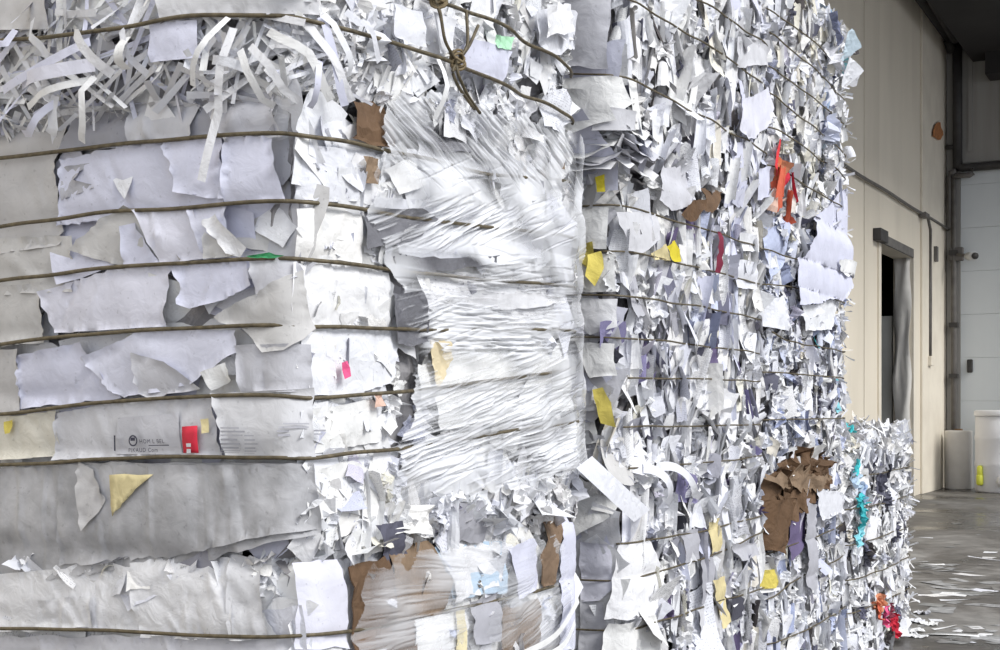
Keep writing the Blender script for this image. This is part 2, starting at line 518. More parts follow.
V = [wallpx(934 + 5 * math.cos(a_) * (1 + .55 * math.sin(3 * a_) * math.cos(2 * a_)) + 4, 131 + 9 * math.sin(a_) * (1 + .25 * math.cos(5 * a_)), o_) for o_ in (0.05, 0.065) for a_ in [k * 0.5236 for k in range(12)]]
Fc = [tuple(range(12)), tuple(range(23, 11, -1))] + [(k, (k + 1) % 12, 12 + (k + 1) % 12, 12 + k) for k in range(12)]
tag(mesh_obj('rust_patch', V, Fc, M['rust'], None, origin=V[0]), 'orange rust coloured patch high on the beige wall', 'patch')

sc = empty('security_camera', backpx(958, 256, 0.1))
tag(sc, 'small security camera on an arm in front of the roller shutter', 'camera')
c0 = backpx(956, 254, 0.12)
c1 = backpx(969, 256, 0.35)
tube('arm', [c0, c1], 0.03, M['pipeg'], sc)
box('mount', c0 - Vector((.12, .02, .12)), c0 + Vector((.12, .1, .12)), M['pipeg'], sc, 0.01)
tube('housing', [c1 + Vector((-.02, 0.04, 0)), c1 + Vector((.12, -.16, -.02))], 0.075, M['camw'], sc, 12)
tube('lens', [c1 + Vector((.12, -.16, -.02)), c1 + Vector((.14, -.19, -.023))], 0.06, M['pipe'], sc, 12)

# roll and drum at the far wall
b0 = onZ(958.5, 489)
b0.x = min(b0.x, 99)
rl = empty('film_roll', (b0.x, b0.y, 0))
tag(rl, 'dusty white upright roll standing on the floor at the wall corner', 'roll')
pm = F / (FWD.dot(b0))
rr, hh = 13.2 / pm, 58.5 / pm
lathe('wound_film', b0, [(rr * .96, 0), (rr, .02), (rr, hh * .5), (rr * 1.01, hh * .52), (rr, hh - .02), (rr * .96, hh), (rr * .35, hh + .002), (rr * .33, hh - .03)], M['rollw'], rl)
lathe('core_tube', b0, [(rr * .3, .02), (rr * .3, hh + .03), (rr * .24, hh + .03), (rr * .24, hh - .05)], M['kraft'], rl, 24)
b1 = onZ(1003, 492)
dr = empty('drum', (b1.x, b1.y, 0))
tag(dr, 'large white plastic drum with a yellow tap beside the upright roll', 'drum')
pm = F / (FWD.dot(b1))
rr, hh = 27.0 / pm, 82.0 / pm
lathe('drum_body', b1, [(rr * .94, 0), (rr * .98, .03), (rr * .98, hh * .3), (rr * 1.0, hh * .32), (rr * 1.0, hh * .36), (rr * .98, hh * .38), (rr * .98, hh * .62), (rr * 1.0, hh * .64), (rr * 1.0, hh * .68), (rr * .98, hh * .7), (rr * .97, hh * .92), (rr * .9, hh * .93)], M['plasticw'], dr)
lathe('drum_lid', b1 + Vector((0, 0, hh * .925)), [(rr * 1.01, 0), (rr * 1.02, .02), (rr * 1.01, hh * .06), (rr * .95, hh * .075), (rr * .85, hh * .07)], M['plasticw'], dr)
p = b1 + (-RGT * rr * 0.98) + (-FWD * rr * .35)
for dz, a in ((.22, 0.06), (.36, .05)):
    lathe('tap', p + Vector((0, 0, dz)), [(a * .6, -.10), (a, -.07), (a, .07), (a * .6, .10)], M['plasticy'], dr, 14)
lathe('drum_bung', b1 + (-RGT * rr * .3) - FWD * rr * .93 + Vector((0, 0, .2)), [(.02, -.11), (.1, -.08), (.13, 0), (.1, .08), (.02, .11)], M['plasticw'], dr, 14)


# ------------------------------------------------------------------ paper pieces: unit meshes
def grid(nx, ny, f):
    V, U, Fc = [], [], []
    for j in range(ny + 1):
        for i in range(nx + 1):
            a, b = i / nx - .5, j / ny - .5
            V.append(f(a, b)); U.append((a + .5, b + .5))
    for j in range(ny):
        for i in range(nx):
            k = j * (nx + 1) + i
            Fc.append((k, k + 1, k + nx + 2, k + nx + 1))
    return np.array(V, float), Fc, np.array(U, float)


def g_flat(r):
    q = [(r.uniform(-.16, .16), r.uniform(-.16, .16)) for _ in range(4)]
    c1, c2, c3 = r.uniform(-.25, .15), r.uniform(-.25, .15), r.uniform(-.2, .2)
    th = r.uniform(0, 6.28); k = r.choice([0, .0, .35, .7, -.4]); cc = r.uniform(.05, .3)
    n = 5
    def f(a, b):
        u, v = a + .5, b + .5
        dx = sum(w * s[0] for w, s in zip(((1-u)*(1-v), u*(1-v), u*v, (1-u)*v), q))
        dy = sum(w * s[1] for w, s in zip(((1-u)*(1-v), u*(1-v), u*v, (1-u)*v), q))
        e = .035 if (abs(a) > .49 or abs(b) > .49) else .0
        x, y = a + dx + r.uniform(-e, e), b + dy + r.uniform(-e, e)
        s = x * math.cos(th) + y * math.sin(th)
        z = c1 * x * x + c2 * y * y + c3 * x * y + k * max(0, s - cc) + r.uniform(-.012, .012)
        return (x, y, z)
    return grid(n, n, f)


def g_lay(r):
    q = [(r.uniform(-.2, .2), r.uniform(-.2, .2)) for _ in range(4)]
    c1, c2, c3 = r.uniform(-.10, .02), r.uniform(-.10, .02), r.uniform(-.06, .06)
    def f(a, b):
        u, v = a + .5, b + .5
        W4 = ((1-u)*(1-v), u*(1-v), u*v, (1-u)*v)
        e = .03 if (abs(a) > .49 or abs(b) > .49) else .0
        x = a + sum(w * s[0] for w, s in zip(W4, q)) + r.uniform(-e, e)
        y = b + sum(w * s[1] for w, s in zip(W4, q)) + r.uniform(-e, e)
        return (x, y, c1 * x * x + c2 * y * y + c3 * x * y + r.uniform(-.006, .006))
    return grid(5, 5, f)


def g_curl(r):
    A = r.uniform(.7, 3.0) * r.choice([-1, 1]); tw = r.uniform(-.6, .6); tp = r.uniform(-.5, .5)
    q = r.uniform(-.2, .2); ph = r.uniform(0, 6.28); wv = r.uniform(0, .08)
    def f(a, b):
        Rr = 1 / A
        s = a * (1 + tp * b)
        x = Rr * math.sin(A * s); z = Rr * (1 - math.cos(A * s))
        e = .05 if abs(b) > .49 else .015
        y = b + q * a + r.uniform(-e, e)
        z += wv * math.sin(6 * b + ph)
        x2 = x * math.cos(tw * b) - z * math.sin(tw * b)
        z2 = x * math.sin(tw * b) + z * math.cos(tw * b)
        return (x2 + r.uniform(-.012, .012), y, z2 + r.uniform(-.012, .012))
    return grid(7, 4, f)


def g_crumple(r):
    s0 = r.uniform(0, 100); amp = r.uniform(.22, .5)
    def f(a, b):
        p = Vector((a * 3.1 + s0, b * 3.1, s0 * .3))
        z = amp * (abs(noise.noise(p)) * 1.6 - .3) + amp * .35 * noise.noise(p * 2.7)
        return (a * .9 + .14 * noise.noise(p + Vector((9, 2, 1))) + r.uniform(-.03, .03),
                b * .9 + .14 * noise.noise(p + Vector((3, 7, 5))) + r.uniform(-.03, .03), z)
    return grid(7, 7, f)


def g_strip(r):
    c = r.uniform(-.22, .4); k = r.choice([0, 0, r.uniform(-.5, .6)]); kc = r.uniform(-.3, .3); lat = r.uniform(-.12, .12); tw = r.uniform(-1.0, 1.0)
    def f(a, b):
        z = c * a * a + k * max(0, a - kc) * .7
        return (a, (b + lat * 8 * a * a) , z + tw * a * b * .12)
    return grid(9, 1, f)


LIB = {}
lr = random.Random(5)
for kind, fn, n in (('flat', g_flat, 26), ('lay', g_lay, 22), ('curl', g_curl, 30), ('crumple', g_crumple, 26), ('strip', g_strip, 24)):
    for i in range(n):
        V, Fc, U = fn(lr)
        me = bpy.data.meshes.new(kind + '_paper')
        me.from_pydata(V.tolist(), [], Fc)
        uvl = me.uv_layers.new(name='uv')
        li = np.array([v for f in Fc for v in f])
        uvl.data.foreach_set('uv', U[li].ravel())
        if kind in ('strip',):
            me.polygons.foreach_set('use_smooth', [True] * len(me.polygons))
        me.materials.append(M['white'])
        me.update()
        LIB.setdefault(kind, []).append((V, np.array(Fc), U, me))
PNAME = {'lay': 'paper_sheet', 'flat': 'paper_sheet', 'curl': 'paper_sheet', 'crumple': 'crumpled_paper', 'strip': 'paper_strip'}


# ------------------------------------------------------------------ bales
class Bale:
    def __init__(s, name, x1, y0, y1, z0, z1, lx, label, straps=(), bulge=0.03, r=0.06, lump=0.018, seed=0):
        s.x1, s.x0, s.y0, s.y1, s.z0, s.z1 = x1, x1 - lx, y0, y1, z0, z1
        s.bulge, s.r, s.lump, s.seed = bulge, r, lump, seed
        s.root = empty(name, ((s.x0 + s.x1) / 2, (y0 + y1) / 2, z0))
        tag(s.root, label, 'bale', 'stacked bales of waste paper')
        s.rng = random.Random(100 + seed)
        s.pend = []
        s.count = {}
        s.pinch = list(straps)

    def ed(s, u, a, b, r):
        t = min(u - a, b - u)
        if t >= r: return 0.0
        t = max(t, 0.0)
        return r - math.sqrt(max(0, r * r - (r - t) ** 2))

    def raw(s, face, u, z):
        if face in 'RL' or face == 'F':
            a, b = (s.y0, s.y1) if face == 'R' else (s.x0, s.x1)
            m, hw = (a + b) / 2, (b - a) / 2
            q = (u - m) / hw
            d = s.bulge * (1 - q * q) - s.ed(u, a, b, s.r) - s.ed(z, s.z0, s.z1, 0.05)
            d += s.lump * noise.noise(Vector((u * 4.1 + s.seed, z * 4.1, ord(face))))
            for zs in s.pinch:
                d -= 0.008 * math.exp(-((z - zs) / 0.025) ** 2)
            if face == 'R': return Vector((s.x1 + d, u, z))
            if face == 'L': return Vector((u, s.y0 - d, z))
            return Vector((u, s.y1 + d, z))
        # top: u = Y, z = X
        d = s.lump * noise.noise(Vector((u * 4, z * 4, s.seed))) - s.ed(u, s.y0, s.y1, .05) - s.ed(z, s.x0, s.x1, .05)
        return Vector((z, u, s.z1 + d))

    def frame(s, face, u, z):
        p = s.raw(face, u, z)
        e = .012
        if face == 'R': a0, b0 = s.y0, s.y1
        elif face == 'T': a0, b0 = s.y0, s.y1
        else: a0, b0 = s.x0, s.x1
        if face == 'T': c0, d0 = s.x0, s.x1
        else: c0, d0 = s.z0, s.z1
        u1, u2 = max(u - e, a0), min(u + e, b0)
        z1, z2 = max(z - e, c0), min(z + e, d0)
        tu = s.raw(face, u2, z) - s.raw(face, u1, z)
        tz = s.raw(face, u, z2) - s.raw(face, u, z1)
        if tu.length < 1e-6 or tz.length < 1e-6:
            n = {'R': Vector((1, 0, 0)), 'L': Vector((0, -1, 0)), 'F': Vector((0, 1, 0)), 'T': Vector((0, 0, 1))}[face]
        else:
            n = tu.cross(tz).normalized()
            ref = {'R': Vector((1, 0, 0)), 'L': Vector((0, -1, 0)), 'F': Vector((0, 1, 0)), 'T': Vector((0, 0, 1))}[face]
            if n.dot(ref) < 0: n = -n
        up = Vector((0, 0, 1)) if face != 'T' else Vector((0, 1, 0))
        x = up.cross(n).normalized()
        y = n.cross(x)
        return p, Matrix((x, y, n)).transposed()

    def uz(s, face, px, py, off=0.025):
        base = s.x1 if face == 'R' else s.y0
        d = 0.0
        for _ in range(3):
            if face == 'R':
                q = onX(px, py, base + d); u, z = q.y, q.z
                lo, hi = s.y0, s.y1
            else:
                q = onY(px, py, base - d); u, z = q.x, q.z
                lo, hi = s.x0, s.x1
            k = .29 * s.r
            w = s.raw(face, min(max(u, lo + k), hi - k), min(max(z, s.z0), s.z1))
            d = (w.x - base if face == 'R' else base - w.y) + off
        return u, z

    def core(s, step=0.035, amp=0.03, inset=0.045):
        X0, X1, Y0, Y1 = s.x0, s.x1, s.y0, s.y1
        per = []
        nL = int((X1 - X0) / step); nR = int((Y1 - Y0) / step)
        k = 0.29 * s.r
        for i in range(nL): per.append(('L', X0 + k + (X1 - X0 - 2 * k) * i / nL))
        for i in range(nR): per.append(('R', Y0 + k + (Y1 - Y0 - 2 * k) * i / nR))
        for i in range(nL): per.append(('F', X1 - k - (X1 - X0 - 2 * k) * i / nL))
        for i in range(nR): per.append(('B', Y1 - k - (Y1 - Y0 - 2 * k) * i / nR))
        nz = int((s.z1 - s.z0) / step)
        V, Fc = [], []
        n = len(per)
        for j in range(nz + 1):
            z = s.z0 + (s.z1 - s.z0) * j / nz
            for f, u in per:
                if f == 'B':
                    p = s.raw('R', u, z); p.x = X0 - (p.x - X1); nn = Vector((-1, 0, 0))
                else:
                    p = s.raw(f, u, z)
                    nn = {'R': Vector((1, 0, 0)), 'L': Vector((0, -1, 0)), 'F': Vector((0, 1, 0))}[f]
                q = p * 11
                c = amp * (abs(noise.noise(q)) * 1.7 - 0.5) + amp * .5 * noise.noise(q * 2.3)
                p = p + nn * (min(c, 0.012) - inset)
                p.z = min(max(p.z, s.z0), s.z1)
                V.append(p)
        for j in range(nz):
            for i in range(n):
                i2 = (i + 1) % n
                Fc.append((j * n + i, j * n + i2, (j + 1) * n + i2, (j + 1) * n + i))
        Fc.append(tuple(range(n - 1, -1, -1)))
        Fc.append(tuple(range(nz * n, nz * n + n)))
        return mesh_obj('compressed_paper', V, Fc, M['core'], s.root)

    def put(s, kind, face, u, z, mat, sx, sy, off=0.0, rot=0.0, tx=0.0, ty=0.0, part=True, sz=None, force=False, name=None):
        p, fr = s.frame(face, u, z)
        rm_ = fr @ Matrix.Rotation(rot, 3, 'Z') @ Matrix.Rotation(ty, 3, 'Y') @ Matrix.Rotation(tx, 3, 'X')
        c = p + fr.col[2] * off - s.root.location
        if sz is None: sz = sx if kind == 'strip' else (sx + sy) / 2
        if kind == 'curl': sz = sx
        it = LIB[kind][s.rng.randrange(len(LIB[kind]))]
        rec = (name or PNAME[kind], it, mat, c, rm_, (sx, sy, sz), kind)
        if force:
            s.count[rec[0]] = s.count.get(rec[0], 0) + 1
            return s.make(rec)
        vis = 1.0 if face == 'R' else (.8 if face == 'L' else .15)
        s.pend.append((sx * sy * vis * (1 + 12 * off), rec))

    def make(s, rec):
        nm, it, mat, c, rm_, sc_, kind = rec
        o = bpy.data.objects.new(nm, it[3])
        COL.objects.link(o)
        o.parent = s.root
        o.matrix_local = Matrix.Translation(c) @ rm_.to_4x4() @ Matrix.Diagonal((*sc_, 1))
        if mat is not M['white']:
            o.material_slots[0].link = 'OBJECT'
            o.material_slots[0].material = mat
        return o

    def flush(s):
        """the largest pieces of each kind become parts, the small rest one joined part"""
        s.pend.sort(key=lambda t: -t[0])
        stuff = {}
        for _, rec in s.pend:
            nm = rec[0]
            if s.count.get(nm, 0) < 285:
                s.count[nm] = s.count.get(nm, 0) + 1
                s.make(rec)
            else:
                stuff.setdefault(rec[2].name, []).append(rec)
        if not stuff: return
        me = bpy.data.meshes.new('paper_scraps')
        vs_, fs, us, mi, sm = [], [], [], [], []
        base = 0
        for k, (mn, items) in enumerate(stuff.items()):
            me.materials.append(bpy.data.materials[mn])
            for (nm, it, mat, c, rm_, sc_, kind) in items:
                V, Fc, U, _m = it
                A = np.array(rm_) @ np.diag(sc_)
                vs_.append(V @ A.T + np.array(c)); fs.append(Fc + base); us.append(U[Fc.ravel()])
                mi += [k] * len(Fc); sm += [kind == 'strip'] * len(Fc)
                base += len(V)
        V = np.concatenate(vs_); Fa = np.concatenate(fs); Ua = np.concatenate(us)
        me.from_pydata(V.tolist(), [], Fa.tolist())
        me.uv_layers.new(name='uv').data.foreach_set('uv', Ua.ravel())
        me.polygons.foreach_set('material_index', mi)
        me.polygons.foreach_set('use_smooth', sm)
        me.update()
        o = bpy.data.objects.new('paper_scraps', me)
        COL.objects.link(o)
        o.parent = s.root
        o['kind'] = 'stuff'

    # a sheet with its own torn outline lying on a face; pts in (u, z) or photo pixels
    def sheet(s, face, pts, mat, off=0.012, name='paper_sheet', warp=0.006, edge=0.008, cell=0.025, thick=0, px=True, tear=0.0, crease=0.0, bend=None, folds=None):
        r_ = s.rng
        uzs = [s.uz(face, *p, off) for p in pts] if px else list(pts)
        if tear:
            out = []
            for i, a in enumerate(uzs):
                b = uzs[(i + 1) % len(uzs)]
                n = max(1, int(math.hypot(b[0] - a[0], b[1] - a[1]) / 0.035))
                for k in range(n):
                    t = k / n
                    j = tear if k else tear * .3
                    out.append((a[0] + (b[0] - a[0]) * t + r_.uniform(-j, j), a[1] + (b[1] - a[1]) * t + r_.uniform(-j, j)))
            uzs = out
        bm = bmesh.new()
        try:
            bm.faces.new([bm.verts.new((a, b, 0)) for a, b in uzs])
        except ValueError:
            bm.free(); return None
        bmesh.ops.triangulate(bm, faces=bm.faces[:])
        for _ in range(5):
            es = [e for e in bm.edges if e.calc_length() > cell]
            if not es: break
            bmesh.ops.subdivide_edges(bm, edges=es, cuts=1)
            bmesh.ops.triangulate(bm, faces=[f for f in bm.faces if len(f.verts) > 3])
        sd_ = r_.uniform(0, 50)
        th = r_.uniform(0, 3.14)
        uvl = bm.loops.layers.uv.new('uv')
        us = [v.co.x for v in bm.verts]; zs = [v.co.y for v in bm.verts]
        w = max(max(us) - min(us), .01); h = max(max(zs) - min(zs), .01); u0 = min(us); z0 = min(zs)
        for f in bm.faces:
            for lp in f.loops:
                lp[uvl].uv = ((lp.vert.co.x - u0) / w, (lp.vert.co.y - z0) / h)
        R0 = {'R': (s.y0, s.y1), 'L': (s.x0, s.x1), 'F': (s.x0, s.x1)}[face]
        FL = []
        if folds:
            nf, fa, fj, amp_ = folds
            for _ in range(nf):
                a_ = fa + r_.gauss(0, fj)
                FL.append((math.cos(a_), math.sin(a_), u0 + w * r_.random(), z0 + h * r_.random(), r_.uniform(.3, 1) * amp_ * r_.choice([-1, 1]), r_.uniform(.010, .022), r_.uniform(.3, 1) * max(w, h) * .6))
        for v in bm.verts:
            u, z = v.co.x, v.co.y
            uc = min(max(u, R0[0] + .29 * s.r), R0[1] - .29 * s.r); zc = min(max(z, s.z0 + .015), s.z1 - .015)
            p, fr = s.frame(face, uc, zc)
            p += fr.col[0] * (u - uc)
            p.z += z - zc
            o = off + warp * noise.noise(Vector((u * 9 + sd_, z * 9, sd_)))
            if crease:
                c_ = (u * math.cos(th) + z * math.sin(th)) * 7 + sd_ + .4 * noise.noise(Vector((u * 5, z * 5, sd_)))
                o += crease * abs((c_ % 1) - .5)
            if v.is_boundary: o += r_.uniform(-.2, 1) * edge
            for ca, sa, fu, fz, am, wd, ln in FL:
                du_, dz_ = u - fu, z - fz
                t_ = abs(-du_ * sa + dz_ * ca); l_ = abs(du_ * ca + dz_ * sa)
                if t_ < wd and l_ < ln: o += am * (1 - t_ / wd) * (1 - l_ / ln)
            if bend: o += bend((u - u0) / w, (z - z0) / h)
            v.co = p + fr.col[2] * o - s.root.location
        me = bpy.data.meshes.new(name)
        bm.to_mesh(me); bm.free()
        me.materials.append(mat)
        me.polygons.foreach_set('use_smooth', [crease < .009] * len(me.polygons))
        me.update()
        o = bpy.data.objects.new(name, me)
        COL.objects.link(o)
        o.parent = s.root
        if thick:
            m_ = o.modifiers.new('thick', 'SOLIDIFY'); m_.thickness = thick
        return o

    # strip between two photo pixels on a face
    def strip(s, face, a, b, wpx, mat, off=0.03, lift=0.03):
        A, B = s.uz(face, *a, off), s.uz(face, *b, off)
        dep = (onX(a[0], a[1], s.x1) if face == 'R' else onY(a[0], a[1], s.y0)).dot(FWD)
        w = wpx * dep / F
        d = Vector((B[0] - A[0], B[1] - A[1], 0)); L_ = d.length
        C, Nn = [], []
        k = max(4, int(L_ / .025)); ph = s.rng.uniform(0, 6)
        lo, hi = ((s.y0, s.y1) if face == 'R' else (s.x0, s.x1))
        e = .29 * s.r
        for i in range(k + 1):
            t = i / k
            u = A[0] + d.x * t; z = A[1] + d.y * t
            uc = min(max(u, lo + e), hi - e); zc = min(max(z, s.z0 + .02), s.z1 - .02)
            p, fr = s.frame(face, uc, zc)
            p += fr.col[0] * (u - uc)
            p.z += z - zc
            C.append(p + fr.col[2] * (off + lift * math.sin(t * 2.6 + .2) + .004 * math.sin(7 * t + ph)))
            Nn.append(fr.col[2].copy())
        V, Fc = [], []
        for i in range(k + 1):
            tg = (C[min(i + 1, k)] - C[max(i - 1, 0)]).normalized()
            sd_ = tg.cross(Nn[i]).normalized() * (w / 2)
            V += [C[i] - sd_ + Nn[i] * .002, C[i] + sd_]
        for i in range(k):
            Fc.append((2 * i, 2 * i + 1, 2 * i + 3, 2 * i + 2))
        return mesh_obj('paper_strip', V, Fc, mat, s.root, True)

    # one strap of baling wire through photo pixels on the faces
    def wire(s, segs, r=0.0034, off=0.02, ext=True, knot=None):
        pts = []
        k = .29 * s.r
        for face, pl in segs:
            uv = [s.uz(face, *p) for p in pl]
            lo, hi = ((s.y0, s.y1) if face == 'R' else (s.x0, s.x1))
            if ext and face == 'L': uv = [(lo + k, uv[0][1] + (uv[0][1] - uv[1][1]) * .4)] + uv + [(hi - k, uv[-1][1])]
            if ext and face == 'R':
                if uv[0][0] > lo + k: uv = [(lo + k, uv[0][1])] + uv
                if uv[-1][0] < hi - k: uv = uv + [(hi - k, uv[-1][1])]
            us = [a for a, b in uv]; zs = [b for a, b in uv]
            n = max(4, int((us[-1] - us[0]) / .03))
            for i in range(n + 1):
                u = us[0] + (us[-1] - us[0]) * i / n
                if u < lo + k - 1e-6 or u > hi - k + 1e-6: continue
                z = float(np.interp(u, us, zs))
                z = min(max(z, s.z0 + .01), s.z1 - .01)
                p, fr = s.frame(face, u, z)
                p = p + fr.col[2] * (off + .004 * noise.noise(Vector((u * 6, z * 3, s.seed))))
                p.z += .004 * noise.noise(Vector((u * 5, z * 7, 3 + s.seed)))
                pts.append(p)
        # light smoothing so the wire bends like wire
        for _ in range(2):
            pts = [pts[0]] + [(pts[i - 1] + pts[i] * 2 + pts[i + 1]) / 4 for i in range(1, len(pts) - 1)] + [pts[-1]]
        return tube('baling_wire', pts, r, M['wire'], s.root, 6)

    def fill(s, face, u0, u1, z0, z1, n, style, mats, part=True, big=1.0, sink=0.0):
        """scatter paper over a face; mats = [(material, weight)]"""
        r_ = s.rng
        ms = [m for m, w in mats]; ws = [w for m, w in mats]
        for i in range(n):
            u, z = r_.uniform(u0, u1), r_.uniform(z0, z1)
            mat = M[r_.choices(ms, ws)[0]]
            c = r_.random()
            if style == 'sheets':
                sx = r_.uniform(.09, .24) * big; sy = sx * r_.uniform(.6, 1.3)
                A_, B_ = (s.y0, s.y1) if face in 'RT' else (s.x0, s.x1)
                mg = .5 * max(sx, sy) * .9
                u = min(max(u, A_ + mg), B_ - mg)
                s.put('lay', face, u, z, mat, sx, sy, r_.uniform(-.004, .012) - sink, r_.uniform(-3.1, 3.1), r_.gauss(0, .04), r_.gauss(0, .04), part)
            elif style == 'edges':           # leafy edges of sheets packed on end
                if c < .70:
                    sx = r_.uniform(.035, .085) * big; sy = r_.uniform(.07, .21) * big
                    s.put('curl', face, u, z, mat, sx, sy, r_.uniform(-.035, .010), r_.gauss(0, .22), r_.gauss(0, .15), r_.uniform(-1.2, 1.2), part)
                elif c < .85:
                    sx = r_.uniform(.05, .12) * big; sy = sx * r_.uniform(.9, 1.8)
                    s.put('flat', face, u, z, mat, sx, sy, r_.uniform(-.012, .012), r_.gauss(0, .4), r_.gauss(0, .28), r_.gauss(0, .42), part)
                else:
                    sx = r_.uniform(.05, .11) * big
                    s.put('crumple', face, u, z, mat, sx, sx * r_.uniform(.8, 1.5), r_.uniform(-.02, .004), r_.uniform(-3, 3), r_.gauss(0, .3), r_.gauss(0, .3), part)
            elif style == 'crumple':
                if c < .55:
                    sx = r_.uniform(.035, .1) * big
                    s.put('crumple', face, u, z, mat, sx, sx * r_.uniform(.7, 1.4), r_.uniform(-.02, .006), r_.uniform(-3, 3), r_.gauss(0, .35), r_.gauss(0, .35), part)
                elif c < .8:
                    sx = r_.uniform(.03, .07) * big; sy = r_.uniform(.05, .12) * big
                    s.put('curl', face, u, z, mat, sx, sy, r_.uniform(-.02, .008), r_.uniform(-3, 3), r_.gauss(0, .3), r_.uniform(-1, 1), part)
                else:
                    sx = r_.uniform(.04, .1) * big
                    s.put('flat', face, u, z, mat, sx, sx * r_.uniform(.7, 1.5), r_.uniform(-.01, .015), r_.uniform(-3, 3), r_.gauss(0, .35), r_.gauss(0, .35), part)
            elif style == 'shred':
                sx = r_.uniform(.08, .26) * big; sy = r_.uniform(.007, .017) * big ** .5
                s.put('strip', face, u, z, mat, sx, sy, r_.uniform(-.006, .018), r_.gauss(.35, .75) + r_.choice([0, 0, 1.4]), r_.gauss(0, .5), r_.gauss(0, .12), part, sz=sx * .6)
            elif style == 'bristle':         # shredded ends standing out of the bale
                sx = r_.uniform(.05, .14) * big; sy = r_.uniform(.006, .014)
                s.put('strip', face, u, z, mat, sx, sy, r_.uniform(0, .03), r_.uniform(-3.1, 3.1), r_.uniform(-1.5, 1.5), r_.gauss(0, .7), part, sz=sx)


# ------------------------------------------------------------------ stretch film
def inpoly(poly, x, y):
    ins = np.zeros(x.shape, bool)
    n = len(poly)
    for i in range(n):
        x1, y1 = poly[i]; x2, y2 = poly[(i + 1) % n]
        if y1 == y2: continue
        c = ((y1 > y) != (y2 > y)) & (x < (x2 - x1) * (y - y1) / (y2 - y1) + x1)
        ins ^= c
    return ins


